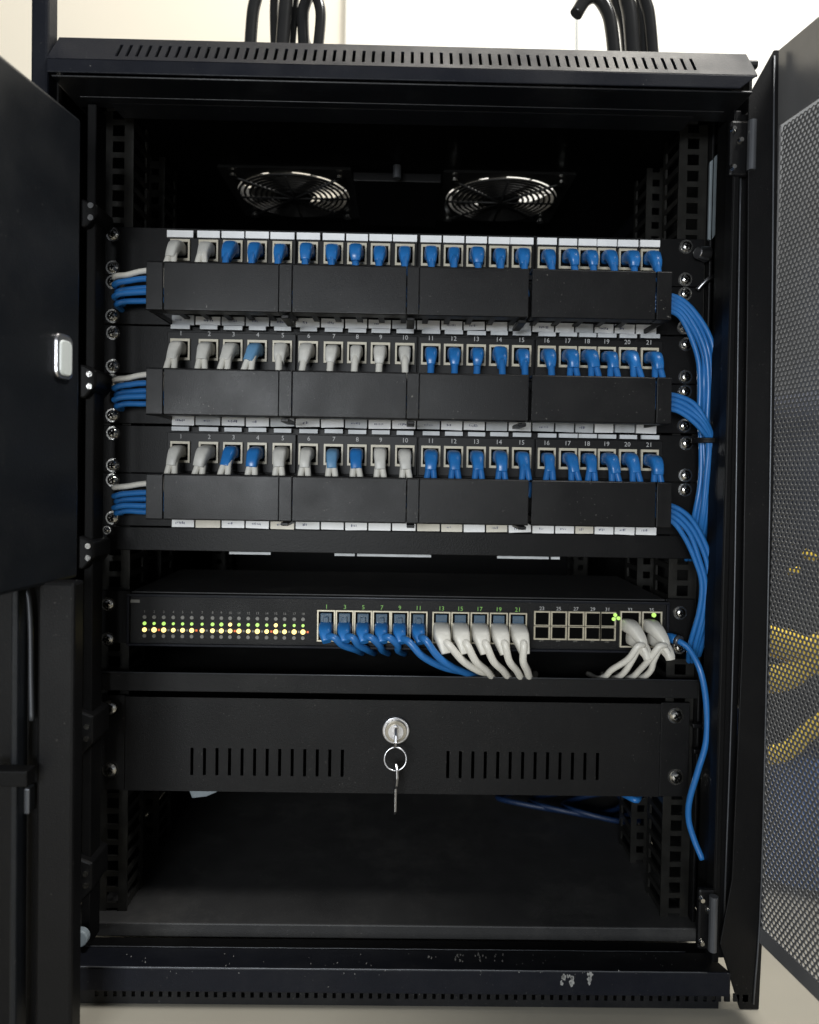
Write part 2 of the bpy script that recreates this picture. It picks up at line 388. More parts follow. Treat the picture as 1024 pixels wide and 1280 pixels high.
# front posts
def post(x0, x1, y0, y1, z0, z1, m='inner'):
    bm = B(); box(bm, x0, x1, y0, y1, z0, z1); return part('corner_post', bm, M[m], bevel=0.001)
pz0, pz1 = Z(1200, YF), zc0 - 0.003
post(XX(96, YF), XX(108, YF), YF + 0.012, YF + 0.03, pz0, pz1)
post(XX(893, -0.02), XX(905, -0.02), -0.03, -0.015, pz0, pz1)
post(XX(906, YF), XX(914, YF), YF, YF + 0.03, pz0, pz1)
bm = B(); box(bm, XX(904, YF), XX(905, YF), YF - 0.001, YF + 0.01, pz0, pz1); box(bm, XX(915.5, YF), XX(934, YF), YF + 0.006, YF + 0.03, pz0, pz1); part('hinge_channel', bm, M['panel'])

# bottom sill
sy = YF
zs_top = Z(1187, -0.028); zs_edge = Z(1212, sy - 0.012); zs_bot = Z(1243, sy - 0.012)
bx0, bx1 = XX(70, sy), XX(905, sy, 1200)
bm = B()
prism(bm, [(-0.028, zs_top), (sy - 0.012, zs_edge), (sy - 0.012, zs_bot), (sy - 0.004, zs_bot - 0.001), (-0.028, zs_bot - 0.001)], 'x', bx0, bx1)
part('bottom_sill', bm, M['cappaint'], bevel=0.0012)
bm = B(); box(bm, XL, XR, -0.0275, -0.0125, zs_bot, Z(1182, -0.02)); part('sill_step', bm, M['inner'], bevel=0.001)
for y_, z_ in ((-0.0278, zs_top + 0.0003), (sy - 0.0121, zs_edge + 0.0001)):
    bm = B(); tube(bm, [(bx0 + 0.012 + (bx1 - bx0 - 0.03) * q / 40, y_, z_ + random.uniform(-0.00012, 0.00010)) for q in range(41)], 0.00045, 6, 2); part('worn_edge_highlight', bm, M['edge'])  # pale tubes painting highlight lines on the worn sill edges
# slotted skirt below
bm = B(); z0 = gz + 0.001; z1 = zs_bot - 0.0015; Hs = z1 - z0
for k in range(73):
    x = bx0 + 0.03 + k * 0.0068
    box(bm, x, x + 0.0042, sy - 0.006, sy - 0.0045, z0 + Hs * 0.45, z1 - 0.001)
box(bm, bx0 + 0.01, bx1 - 0.006, sy - 0.006, sy - 0.0045, z1 - 0.001, z1); box(bm, bx0 + 0.01, bx1 - 0.006, sy - 0.006, sy - 0.0045, z0, z0 + Hs * 0.45)
box(bm, bx0 + 0.01, bx0 + 0.03, sy - 0.006, sy - 0.0045, z0 + Hs * 0.45, z1 - 0.001)
part('plinth', bm, M['paint'])
# scuffs on the sill
def scuff(cx, cy, Yp, wpx, hpx, n, nv, onface, mxr=3.2):
    bm = B()
    for k in range(n):
        u = cx + random.uniform(-wpx, wpx); vv = cy + random.uniform(-hpx, hpx)
        pts = []
        rr = random.uniform(0.35 * mxr, mxr)
        for j in range(8):
            a = 2 * math.pi * j / 8; q = rr * random.uniform(0.4, 1.2)
            pts.append(onface(u + math.cos(a) * q * 0.9, vv + math.sin(a) * q * 1.5))
        vs = [bm.verts.new(p) for p in pts]; vs2 = [bm.verts.new(p + Vector((0, 0.0008, -0.0004))) for p in pts]
        bm.faces.new(vs); bm.faces.new(vs2[::-1])
        for j in range(8): bm.faces.new((vs[j], vs2[j], vs2[(j + 1) % 8], vs[(j + 1) % 8]))
    o = part('scuff_mark', bm, M['scuff']); return o
def onfront(u, v): 
    p = P(u, v, sy - 0.0122); return p
scuff(709, 1224, 0, 8, 6, 16, 0, onfront)['label'] = 'chipped pale scuff on the sill front'
scuff(738, 1224, 0, 3, 8, 7, 0, onfront)
def ontop(u, v):
    # point of the sloping sill top under this pixel
    a = Vector((0, -0.028, zs_top)); b = Vector((0, sy - 0.012, zs_edge)); d = P(u, v, 0) - cam_loc
    n = Vector((0, -(a.z - b.z), a.y - b.y)); n.normalize()
    t = (a - cam_loc).dot(n) / d.dot(n); q = cam_loc + d * t
    return q + Vector((0, -0.0002, 0.0003))
for sx_, k in ((542, 3), (575, 9), (600, 8), (622, 5)): scuff(sx_, 1197, 0, 8, 5, k, 0, ontop, 1.8)
for sx_ in (180, 300, 395, 480, 655, 700, 790, 850): scuff(sx_, 1200, 0, 35, 8, 5, 0, ontop, 0.8)
for sx_ in (250, 460, 640, 760): scuff(sx_, 1216, 0, 50, 3, 5, 0, onfront, 0.8)

# mounting rails: front flange with square holes + return flange + rear strip
def rail(xo, xi, Y, name='mounting_rail', hole=0.0095, m='zinc', dark='panel'):
    """front flange from xo to xi (xo = outer), holes in a column"""
    bm = B(); z0, z1 = ZFLOOR + 0.001, ZROOF - 0.004
    a, b_ = min(xo, xi), max(xo, xi); cxm = (a + b_) / 2
    pitch = 0.0132; n = int((z1 - z0) / pitch)
    box(bm, a, cxm - hole / 2, Y, Y + 0.0018, z0, z1); box(bm, cxm + hole / 2, b_, Y, Y + 0.0018, z0, z1)
    for k in range(n + 1):
        za = z0 + k * pitch; zb = min(za + pitch - hole * 0.93, z1)
        if zb > za: box(bm, cxm - hole / 2, cxm + hole / 2, Y, Y + 0.0018, za, zb)
    # return flange with matching windows
    s = 1 if xi > xo else -1
    for k in range(n + 1):
        za = z0 + k * pitch; zb = min(za + pitch * 0.35, z1)
        box(bm, min(xi, xi - s * 0.0018), max(xi, xi - s * 0.0018), Y + 0.0018, Y + 0.030, za, zb)
    box(bm, min(xi, xi - s * 0.0018), max(xi, xi - s * 0.0018), Y + 0.030, Y + 0.036, z0, z1)
    return part(name, bm, M[m])
RLo, RLi = XX(126, 0.003), XX(163, 0.003)
RRo, RRi = XX(873, 0.003), XX(838, 0.003)
rail(RLo, RLi, 0.003); rail(RRo, RRi, 0.003)
rail(RLo + 0.004, RLo + 0.022, 0.085, hole=0.007); rail(RRo - 0.004, RRo - 0.022, 0.085, hole=0.007)
rail(RLo + 0.004, RLo + 0.022, 0.33, hole=0.007); rail(RRo - 0.004, RRo - 0.022, 0.33, hole=0.007)
# dark outer edge of the rails
for a, b_ in ((XX(120, 0), RLo - 0.0005), (RRo + 0.0005, XX(880, 0))):
    bm = B(); box(bm, a, b_, -0.004, 0.09, ZFLOOR, ZROOF); part('rail_support', bm, M['panel'], bevel=0.001)

# hinge blocks on the left
for y0, y1 in ((256, 292), (462, 505), (676, 718), (893, 950), (1076, 1132)):
    bm = B(); Yh = YF + 0.006
    a, b_ = XX(98, Yh), XX(119, Yh)
    prism(bm, [(a, Z(y0, Yh)), (b_, Z(y0 + 8, Yh)), (b_, Z(y1 - 16, Yh)), (a + 0.004, Z(y1, Yh)), (a, Z(y1, Yh))], 'y', Yh, Yh + 0.03)
    h = part('hinge_block', bm, M['panel'], bevel=0.0015)
    for dz in (-0.004, 0.005):
        bm = B(); cyl(bm, (XX(111, Yh), Yh, Z((y0 + y1) / 2, Yh) + dz), (0, -1, 0), 0.0022, 0.0012, 12); link('screw', bm, M['chrome'], h)
bm = B(); cyl(bm, (XX(104, YF), YF + 0.004, Z(1176, YF)), (0, -1, 0), 0.0065, 0.006, 16); part('bolt', bm, M['greyplate'], bevel=0.001)

# hinges on the right, top and bottom
def hinge(pts, ys):
    bm = B(); Yh = YF - 0.002
    a, b_ = XX(pts[0], Yh), XX(pts[1], Yh)
    box(bm, a, b_, Yh, Yh + 0.005, Z(ys[1], Yh), Z(ys[0], Yh))
    h = part('door_hinge', bm, M['panel'], bevel=0.002)
    bm = B(); xm = XX(pts[2], Yh); cyl(bm, (xm, Yh - 0.004, Z(ys[1] - 4, Yh)), (0, 0, 1), 0.0032, Z(ys[0] + 4, Yh) - Z(ys[1] - 4, Yh), 14); link('hinge_pin', bm, M['edge'], h)
    for dx, yy in ((pts[0] + 4, ys[0] + 12), (pts[0] + 5, ys[1] - 10), (pts[0] + 13, ys[0] + 26)):
        bm = B(); cyl(bm, (XX(dx, Yh), Yh, Z(yy, Yh)), (0, -1, 0), 0.0028, 0.0025, 12, 0.0016); link('screw', bm, M['chrome'], h)
hinge((900, 924, 924), (140, 210)); hinge((886, 908, 902), (1108, 1184))
# grey plate, latch knob and rod inside the right side
bm = B(); Yp = 0.0
prism(bm, [(XX(874, Yp), Z(292, Yp)), (XX(874, Yp), Z(196, Yp)), (XX(890, Yp), Z(178, Yp)), (XX(896, Yp), Z(180, Yp)), (XX(893, Yp), Z(268, Yp)), (XX(878, Yp), Z(295, Yp))], 'y', Yp - 0.004, Yp - 0.001)
part('side_bracket', bm, M['greyplate'], bevel=0.0006)
bm = B(); c = P(884, 318, -0.006); cyl(bm, c, (-0.9, -0.4, 0), 0.0065, 0.011, 18, 0.0045); part('latch_knob', bm, M['steel'], smooth=False, bevel=0.0008)
bm = B(); tube(bm, [P(872, 362, -0.008), P(884, 350, -0.010), P(895, 345, -0.008)], 0.0018, 8); part('latch_rod', bm, M['steel'])
for (u, v_) in ((886, 902), (888, 934)):
    bm = B(); box(bm, XX(u - 14, -0.01), XX(u + 8, -0.01), -0.012, -0.006, Z(v_ + 3, -0.01), Z(v_ - 3, -0.01)); part('side_bracket', bm, M['panel'], bevel=0.001)
for u, v_ in ((876, 1080), (872, 1020)):
    pass

# solid left door leaf, swung towards the camera
door = empty('solid_door', (XL, YF, gz)); door.parent = cab; door.matrix_parent_inverse = parent_world(cab).inverted()
door['label'] = 'blue-black solid door leaf swung open with pale recessed handle'
def quadprism(bm, P0, P1, z0a, z1a, t, mi=0):
    """vertical slab between ground points P0->P1 (x,y), thickness t to the left of the run"""
    a = Vector((P0[0], P0[1], 0)); b = Vector((P1[0], P1[1], 0)); d = (b - a).normalized(); n = Vector((-d.y, d.x, 0)) * t
    vs = [bm.verts.new(p + Vector((0, 0, z))) for z in (z0a, z1a) for p in (a, b, b + n, a + n)]
    for q in ((0, 1, 2, 3), (7, 6, 5, 4), (0, 4, 5, 1), (1, 5, 6, 2), (2, 6, 7, 3), (3, 7, 4, 0)):
        f = bm.faces.new([vs[i] for i in q]); f.material_index = mi
h0 = P(99, 600, -0.085); far = (h0.x, -0.085)
hd = Vector((-0.16, -1)).normalized(); near = (far[0] + hd.x * 0.36, far[1] + hd.y * 0.36)
bm = B(); quadprism(bm, far, near, P(100, 722, -0.085).z, P(100, 150, -0.085).z, -0.016)
link('door_panel', bm, M['doorpaint'], door, bevel=0.0025)
# stiles running full height behind the panel
bm = B(); box(bm, XX(38, -0.075, 60), XX(60, -0.075, 60), -0.075, -0.060, gz + 0.002, 0.95); link('door_stile', bm, M['cappaint'], door, bevel=0.002)
bm = B(); box(bm, XX(45, -0.12, 1000), XX(91, -0.12, 1000), -0.120, -0.105, gz + 0.003, P(60, 728, -0.12).z); link('door_stile', bm, M['panel'], door, bevel=0.002)
bm = B(); box(bm, XX(16, -0.12, 1000), XX(25, -0.12, 1000), -0.124, -0.110, gz + 0.003, P(20, 728, -0.12).z); link('door_stile', bm, M['doorpaint'], door, bevel=0.0015)
bm = B(); box(bm, XX(-120, -0.105, 1000), XX(46, -0.105, 1000), -0.1045, -0.101, gz + 0.003, P(20, 722, -0.105).z); link('door_back_sheet', bm, M['panel'], door)
bm = B(); box(bm, XX(-30, -0.125, 960), XX(44, -0.125, 960), -0.135, -0.1245, Z(986, -0.13), Z(966, -0.13)); link('door_crossbar', bm, M['inner'], door, bevel=0.001)
bm = B(); tube(bm, [P(24, 732, -0.11), P(34, 740, -0.112), P(38, 780, -0.112), P(39, 850, -0.112), P(40, 900, -0.112)], 0.0018, 8); link('lock_rod', bm, M['edge'], door)
bm = B(); box(bm, XX(33, -0.114), XX(41, -0.114), -0.116, -0.108, Z(1022, -0.114), Z(990, -0.114)); link('rod_guide', bm, M['edge'], door, bevel=0.001)
# handle: pale rounded surround with recess, set on the panel face
def on_panel(px, py, off=0.0):
    a = Vector((far[0], far[1], 0)); d = Vector((hd.x, hd.y, 0)); n = Vector((-d.y, d.x, 0))
    if n.x < 0: n = -n
    ray = P(px, py, 0) - cam_loc
    t = (a - cam_loc).dot(n) / ray.dot(n)
    return cam_loc + ray * t + n * off, d, n
c0, dd, nn = on_panel(77, 446)
def rrect(hwid, hhei, r, n=6):
    out = []
    for cx_, cy_, a0 in ((hwid - r, hhei - r, 0), (-hwid + r, hhei - r, 90), (-hwid + r, -hhei + r, 180), (hwid - r, -hhei + r, 270)):
        for k in range(n + 1):
            a = R(a0 + 90 * k / n); out.append((cx_ + math.cos(a) * r, cy_ + math.sin(a) * r))
    return out
def plate(bm, c, d, n, outline, t0, t1, mi=0):
    up = Vector((0, 0, 1))
    A = [bm.verts.new(c + d * p[0] + up * p[1] + n * t0) for p in outline]; Bv = [bm.verts.new(c + d * p[0] + up * p[1] + n * t1) for p in outline]
    k = len(outline); fs = [bm.faces.new(A), bm.faces.new(Bv[::-1])]
    for i in range(k): fs.append(bm.faces.new((A[i], A[(i + 1) % k], Bv[(i + 1) % k], Bv[i])))
    for f in fs: f.material_index = mi
bm = B(); plate(bm, c0, dd, nn, rrect(0.0088, 0.0150, 0.0055), -0.001, 0.003)
hdl = link('door_handle', bm, M['steel'], door, bevel=0.0015)
bm = B(); plate(bm, c0 + Vector((0, 0, -0.001)), dd, nn, rrect(0.0062, 0.0118, 0.004), 0.002, 0.0040); link('handle_grip', bm, M['handle'], hdl, bevel=0.001)

# perforated right door
def pxpath_(l, Y): return [P(a, b, Y) for a, b in l]
md = empty('mesh_door', (XX(965, YF), YF, gz)); md.parent = cab; md.matrix_parent_inverse = parent_world(cab).inverted()
md['label'] = 'perforated grey steel door swung open at the right'
ph = P(961, 600, YF); rd = Vector((0.17, -1, 0)).normalized(); rn = Vector((-1, -0.17, 0)).normalized()
zt_ = P(965, 62, YF).z; zb_ = P(955, 1172, YF).z
def dpt(u, z, t): return Vector((ph.x, YF, 0)) + rd * u + rn * t + Vector((0, 0, z))
def dslab(bm, u0, u1, z0, z1, t0, t1, mi=0):
    vs = [bm.verts.new(dpt(u, z, t)) for u in (u0, u1) for t in (t0, t1) for z in (z0, z1)]
    for q in ((0, 1, 3, 2), (4, 6, 7, 5), (0, 4, 5, 1), (2, 3, 7, 6), (0, 2, 6, 4), (1, 5, 7, 3)):
        f = bm.faces.new([vs[i] for i in q]); f.material_index = mi
DW = 0.46
zm1 = P(975, 150, YF - 0.01).z; zm0 = zb_ + 0.012
bm = B(); dslab(bm, -0.004, DW, zm1, zt_, 0, 0.0015); link('door_top_rail', bm, M['meshpaint'], md, bevel=0.0005)
bm = B(); dslab(bm, 0.001, DW, zb_, zm0, 0, 0.0015); link('door_bottom_rail', bm, M['meshpaint'], md, bevel=0.0005)
bm = B(); dslab(bm, -0.006, 0.003, zm0 + 0.0005, zm1 - 0.0005, 0, 0.0015); link('door_stile', bm, M['meshpaint'], md)
bm = B(); dslab(bm, DW - 0.02, DW, zm0 + 0.0005, zm1 - 0.0005, 0, 0.0015); link('door_stile', bm, M['meshpaint'], md)
# folded black return edge of the door, nearest the cabinet
bm = B()
xa, xb = XX(935, YF - 0.004), XX(968, YF - 0.006)
zt2, zb2 = P(950, 66, YF - 0.004).z, P(940, 1262, YF - 0.004).z
q_ = [(900, 1180), (925, 1262), (949, 1262), (957, 1100), (966, 700), (970, 400), (973, 150), (974, 62), (968, 62), (936, 120), (934, 400), (928, 800), (915, 1100)]
prism(bm, [(P(a, b, YF - 0.006).x, P(a, b, YF - 0.006).z) for a, b in q_], 'y', YF - 0.006, YF - 0.004)
link('door_return', bm, M['panel'], md, bevel=0.0006)
bm = B(); tube(bm, pxpath_([(942, 1255), (952, 1100), (961, 700), (965, 400), (968, 70)], YF - 0.0066), 0.0007, 6, 4); link('door_edge', bm, M['edge'], md)
bm = B(); tube(bm, pxpath_([(905, 1150), (917, 800), (923, 400), (926, 215)], YF + 0.004), 0.0007, 6, 4); part('door_seal', bm, M['edge'])
# perforated sheet: real hexagonal cells
import numpy as np
pt = 0.0040; rh = pt * 0.37
u = 0.0035; verts = []; faces = []
rows = int((zm1 - zm0) / (pt * 0.866)); cols = int((DW - 0.027) / pt)
cosx = [math.cos(math.pi / 6 + math.pi / 3 * k) for k in range(6)]; sinx = [math.sin(math.pi / 6 + math.pi / 3 * k) for k in range(6)]
Ro = pt / math.sqrt(3)
for j in range(rows):
    zz = zm0 + (j + 0.5) * pt * 0.866
    for i in range(cols):
        uu = u + (i + 0.5 + 0.5 * (j % 2)) * pt
        b0 = len(verts)
        for k in range(6): verts.append(dpt(uu + cosx[k] * Ro, zz + sinx[k] * Ro, 0.0006))
        for k in range(6): verts.append(dpt(uu + cosx[k] * rh, zz + sinx[k] * rh, 0.0006))
        for k in range(6): verts.append(dpt(uu + cosx[k] * rh, zz + sinx[k] * rh, -0.0002))
        for k in range(6):
            k2 = (k + 1) % 6
            faces.append((b0 + k, b0 + k2, b0 + 6 + k2, b0 + 6 + k)); faces.append((b0 + 6 + k, b0 + 6 + k2, b0 + 12 + k2, b0 + 12 + k))
me = bpy.data.meshes.new('perforated_sheet'); me.from_pydata(verts, [], faces); me.materials.append(M['meshpaint'])
o = bpy.data.objects.new('perforated_sheet', me); COL.objects.link(o); o.parent = md; o.matrix_parent_inverse = parent_world(md).inverted()

# ------------------------------------------------------------------ rack units
ORD = ['first', 'second', 'third', 'fourth', 'fifth', 'sixth', 'seventh', 'eighth', 'ninth', 'tenth', 'eleventh', 'twelfth', 'thirteenth', 'fourteenth',
       'fifteenth', 'sixteenth', 'seventeenth', 'eighteenth', 'nineteenth', 'twentieth', 'twenty-first']
XS = [229, 264, 294, 324, 355, 387, 418, 447, 476, 506, 538, 566, 594, 622, 650, 681, 707, 731, 755, 781, 808]
EL, ER = XX(127, 0), XX(871, 0)
WHICH = ['top', 'middle', 'bottom']
def digits(parent, items, size, m, y):
    """small printed characters as one mesh: items = [(text, x, z)]"""
    bm = B()
    for s, x, z in items:
        cu = bpy.data.curves.new('t', 'FONT'); cu.body = s; cu.size = size; cu.align_x = 'CENTER'; cu.align_y = 'CENTER'; cu.resolution_u = 2
        ob = bpy.data.objects.new('t', cu); me_ = ob.to_mesh()
        vs = [bm.verts.new((x + v.co.x, y, z + v.co.y)) for v in me_.vertices]
        for p in me_.polygons:
            try: bm.faces.new([vs[i] for i in p.vertices])
            except ValueError: pass
        ob.to_mesh_clear(); bpy.data.objects.remove(ob); bpy.data.curves.remove(cu)
    return link('printed_numbers', bm, m, parent)
# rows: (panel top, panel bottom, strip y, digits y, port centre, manager base bottom, cover top, cover bottom)
ROWS = [dict(t=292, b=352, strip=302, sh=4.0, num=None, port=322, mb=413, ct=332, cb=393.5, lab=None),
        dict(t=414, b=474, strip=416.5, sh=2.4, num=424, port=444, mb=536, ct=465, cb=524, lab=407),
        dict(t=538, b=597, strip=541.5, sh=2.4, num=551, port=570, mb=663, ct=597, cb=654.5, lab=531)]
YC = -0.058
ports_xyz = {}
for ri, rw in enumerate(ROWS):
    XW = lambda x, Y=0.0: P(x, rw['port'], Y).x
    pp = empty('patch_bay', (0, 0, Z(rw['b'])))
    tag(pp, ['black patch panel above the top cable manager, highest in the rack', 'black patch panel between the top and middle cable managers',
             'black patch panel between the middle and bottom cable managers'][ri], 'patch panel', 'patch panels in the rack')
    bm = B(); box(bm, EL, ER, -0.002, 0.0, Z(rw['b']) + 0.0003, Z(rw['t']))
    link('panel_face', bm, M['panel'], pp, bevel=0.0005)
    # raised jack housings behind the ports
    pz = Z(rw['port'])
    for g0, g1 in ((212, 371), (373, 521), (523, 666), (668, 825)):
        bm = B(); box(bm, XW(g0), XW(g1), -0.006, -0.0021, Z(rw['b'] - 3), Z(rw['t'] + 14 if ri == 0 else rw['t'] + 8)); link('jack_block', bm, M['plastic'], pp, bevel=0.0004)
    items = []
    for k, px in enumerate(XS):
        x = XW(px); hwid = 0.0078 if k < 15 else 0.0072
        ports_xyz[(ri, k)] = Vector((x, -0.008, pz))
        bm = B(); o_h = 0.0086; ih = 0.0066; iw = hwid - 0.0014
        y0, y1 = -0.0085, -0.006
        box(bm, x - hwid, x - iw, y0, y1, pz - o_h, pz + o_h); box(bm, x + iw, x + hwid, y0, y1, pz - o_h, pz + o_h)
        box(bm, x - iw, x + iw, y0, y1, pz + ih, pz + o_h); box(bm, x - iw, x + iw, y0, y1, pz - o_h, pz - ih)
        box(bm, x - iw, x + iw, y1 - 0.0004, y1 - 0.0001, pz - ih, pz + ih, 1)
        link('port', bm, [M['cream'], M['cavity']], pp)
        sw = (XW(px + 11) - XW(px - 11)) / 2 + random.uniform(-0.0006, 0.0006)
        if ri == 0: sw = (XW((px + XS[min(k + 1, 20)]) / 2) - x) * 0.92 if k < 20 else 0.008
        bm = B(); zz = Z(rw['strip']) + random.uniform(-1, 1) * 0.0002; hh = rw['sh'] * 0.00068
        box(bm, x - sw, x + sw, -0.0085, -0.0062, zz - hh, zz + hh)
        link('label_and_light_strip', bm, M['paper'] if ri == 0 else M['paper_grey'], pp)
        if rw['num']: items.append((str(k + 1), x, Z(rw['num'])))
    if items: digits(pp, items, 0.0052, M['print'], -0.00625)
    sc_x = [XW(143), XW(856)]
    for x in sc_x:
        for yy in (rw['t'] + 10, rw['b'] - 9): screw(pp, x, -0.002, Z(yy))
    # ---- manager
    cm = empty('cable_manager', (0, 0, Z(rw['mb'])))
    tag(cm, ['topmost black finger duct with four smooth covers', 'middle black finger duct, between two rows of plugged cables', 'lowest black finger duct, above the switch'][ri],
        'cable manager', 'horizontal cable managers')
    bm = B(); box(bm, EL, ER, -0.002, 0.0, Z(rw['mb']) + 0.0003, Z(rw['b']) - 0.0002); link('base_plate', bm, M['panel'], cm, bevel=0.0005)
    # label row on the base plate bottom edge
    lz = Z({0: 407, 1: 531, 2: 657.5}[ri])
    for k, px in enumerate(XS):
        x = XW(px); nx = XW((px + (XS[k + 1] if k < 20 else 835)) / 2); px0 = XW((px + (XS[k - 1] if k else 205)) / 2)
        bm = B(); hh = random.uniform(0.0033, 0.0039)
        box(bm, px0 + 0.0007, nx - 0.0007, -0.0042 - random.uniform(0, 0.0004), -0.0022, lz - hh, lz + hh, 0)
        for q in range(random.choice((0, 3, 4, 6))):
            xx_ = x - 0.004 + q * 0.0013
            box(bm, xx_, xx_ + random.uniform(0.0003, 0.0008), -0.0048, -0.0045, lz - random.uniform(0.0003, 0.001), lz + random.uniform(0.0002, 0.0012), 1)
        bmesh.ops.rotate(bm, verts=bm.verts, cent=(x, -0.004, lz), matrix=Matrix.Rotation(random.gauss(0, R(1.1)), 3, 'Y'))
        link('label_card', bm, [random.choice((M['paper'], M['paper'], M['paper'], M['paper_grey'] if ri < 2 else M['paper_old'])), M['ink']], cm)
    # duct floor comb (fingers), top comb
    zc_t, zc_b = Z(rw['ct'], YC), Z(rw['cb'], YC)
    x0m, x1m = XW(183, YC), XW(841, YC)
    bm = B(); xx_ = x0m + 0.012
    while xx_ < x1m - 0.010:
        box(bm, xx_, xx_ + 0.0045, YC + 0.0045, -0.0022, zc_b + 0.005, zc_b + 0.0065)
        box(bm, xx_, xx_ + 0.0055, YC + 0.0045, -0.010, zc_t - 0.0075, zc_t - 0.006)
        xx_ += 0.0175
    link('duct_finger', bm, M['plastic'], cm)
    # covers
    def cover(a, b, nm='duct_cover', dy=0.0, ins=0.0):
        bm = B()
        prism(bm, [(YC + dy, zc_b + 0.0006), (YC + dy, zc_t - 0.0010), (YC + dy + 0.0010, zc_t), (YC + 0.012, zc_t), (YC + 0.012, zc_t - 0.002), (YC + dy + 0.0022, zc_t - 0.002),
                   (YC + dy + 0.0022, zc_b + 0.002), (YC + 0.012, zc_b + 0.002), (YC + 0.012, zc_b), (YC + dy + 0.0006, zc_b)], 'x', a, b)
        return link(nm, bm, M['cover'], cm, bevel=0.0005)
    X_ = lambda p: XW(p, YC)
    cover(X_(205), X_(349)); cover(X_(366), X_(509)); cover(X_(525), X_(662)); cover(X_(666), X_(821))
    for a, b_ in ((349.4, 365.6), (509.4, 524.6)): cover(X_(a), X_(b_), 'cover_clip', -0.0010)
    for a, b_, cc in ((183, 204, 183), (822.5, 841, 841)):
        o_ = cover(X_(a), X_(b_), 'end_cap', -0.0004)
        xw = X_(cc); s = 1 if cc > 500 else -1
        # side bracket wall of the duct end: two arms leaving an opening for the cables
        bm = B(); xo = xw - (0.002 if s > 0 else 0)
        box(bm, xo, xo + 0.002, YC + 0.0125, -0.0022, zc_b + 0.0005, zc_b + 0.004); link('end_bracket', bm, M['plastic'], cm)
        bm = B(); box(bm, xo, xo + 0.002, YC + 0.0125, -0.0022, zc_t - 0.004, zc_t - 0.0005); link('end_bracket', bm, M['plastic'], cm)
    for a in (357, 516, 657):
        bm = B(); box(bm, X_(a - 6), X_(a + 4), YC + 0.004, YC + 0.034, zc_b - 0.0035, zc_b - 0.0008); link('latch_tab', bm, M['cover'], cm, bevel=0.0006)
    for x in sc_x:
        for yy in (rw['b'] + 9, rw['mb'] - 10): screw(cm, x, -0.002, Z(yy))

# bar under the bottom manager
bar = empty('blank_panel', (0, 0, Z(694)))
tag(bar, 'plain black blanking bar between the lowest duct and the switch', 'blanking panel')
bm = B(); prism(bm, [(-0.004, Z(664, -0.004)), (-0.004, Z(693, -0.004)), (0.014, Z(693, -0.004)), (0.014, Z(691, -0.004)), (-0.002, Z(691, -0.004)), (-0.002, Z(664, -0.004))], 'x', XX(126), ER)
link('bar_face', bm, M['panel'], bar, bevel=0.0006)
for a, b_ in ((282, 335), (417, 443), (446, 541), (626, 692), (695, 706)):
    bm = B(); box(bm, XX(a), XX(b_), 0.0145, 0.017, Z(696, .015), Z(691, .015)); link('label_and_light_strip', bm, M['paper_grey'], bar)  # pale strips standing in for light from the back of the cabinet
for u, v_ in ((137, 668),): screw(bar, XX(u), -0.004, Z(v_), 0.0025)

# ------------------------------------------------------------------ switch
YS = -0.010
sw = empty('network_switch', (0, 0, Z(812)))
tag(sw, 'black rack switch with rows of lit green and amber indicator lights', 'network switch')
sx0, sx1 = XX(159, YS, 775), XX(836, YS, 785); sz1, sz0 = P(500, 747, YS).z, P(500, 812, YS).z
bm = B(); box(bm, sx0, sx1, YS + 0.001, 0.125, sz0, sz1); link('switch_case', bm, M['front'], sw, bevel=0.0012)
bm = B(); box(bm, sx0 + 0.002, sx1 - 0.002, YS + 0.004, 0.124, sz1 + 0.0002, sz1 + 0.0010); link('switch_lid', bm, M['floorpaint'], sw)
bm = B()  # raised front bezel border
bt = 0.0022
box(bm, sx0, sx1, YS - 0.0015, YS + 0.0008, sz1 - bt, sz1 - 0.0002); box(bm, sx0, sx1, YS - 0.0015, YS + 0.0008, sz0 + 0.0002, sz0 + bt)
box(bm, sx0, sx0 + bt, YS - 0.0015, YS + 0.0008, sz0 + bt, sz1 - bt); box(bm, sx1 - bt, sx1, YS - 0.0015, YS + 0.0008, sz0 + bt, sz1 - bt)
link('front_bezel', bm, M['cappaint'], sw, bevel=0.0004)
for a, b_, sxx in ((EL, sx0 - 0.0004, XX(138)), (sx1 + 0.0004, ER, XX(852))):
    bm = B(); box(bm, a, b_, -0.002, 0.0, sz0, sz1 + 0.001); e = link('mounting_ear', bm, M['panel'], sw, bevel=0.0005)
    for yy in (752, 795): screw(e, sxx, -0.002, P(500, yy + 8, 0).z)
lx = [181, 193, 205, 217, 228.6, 240, 253, 266, 277, 288, 299, 310.6, 322, 333.7, 345, 356, 368, 379]
lp0 = P(500, 1, YS)
def led(parent, p, r, m, name='indicator_light'):
    bm = B(); cyl(bm, p, (0, -1, 0), r, 0.0008, 12); return link(name, bm, m, parent)
YL = YS + 0.001
zrow = [P(181, y, YL).z for y in (771, 779, 787, 794.5)]
for k, px in enumerate(lx):
    x = P(px, 780, YL).x
    led(sw, (x, YL, zrow[0]), 0.0015, M['led_off'])
    led(sw, (x, YL, zrow[1]), random.uniform(0.0011, 0.0016), M['led_g'] if k not in (9, 14) else M['led_y'])
    a = led(sw, (x, YL, zrow[2]), random.uniform(0.0017, 0.00205), M['led_y'])
    led(sw, (x, YL, zrow[3]), 0.0015, M['led_off'])
    bm = B(); box(bm, x + 0.0030, x + 0.0046, YL - 0.0004, YL + 0.0002, zrow[2] - 0.0008, zrow[2] + 0.0008); link('indicator_light', bm, M['led_o'] if k % 4 == 1 else M['led_off'], sw)
digits(sw, [(str(i + 1), P(px, 762, YL).x, zrow[0] + 0.0042) for i, px in enumerate(lx)], 0.0028, M['led_off'], YL - 0.0002)
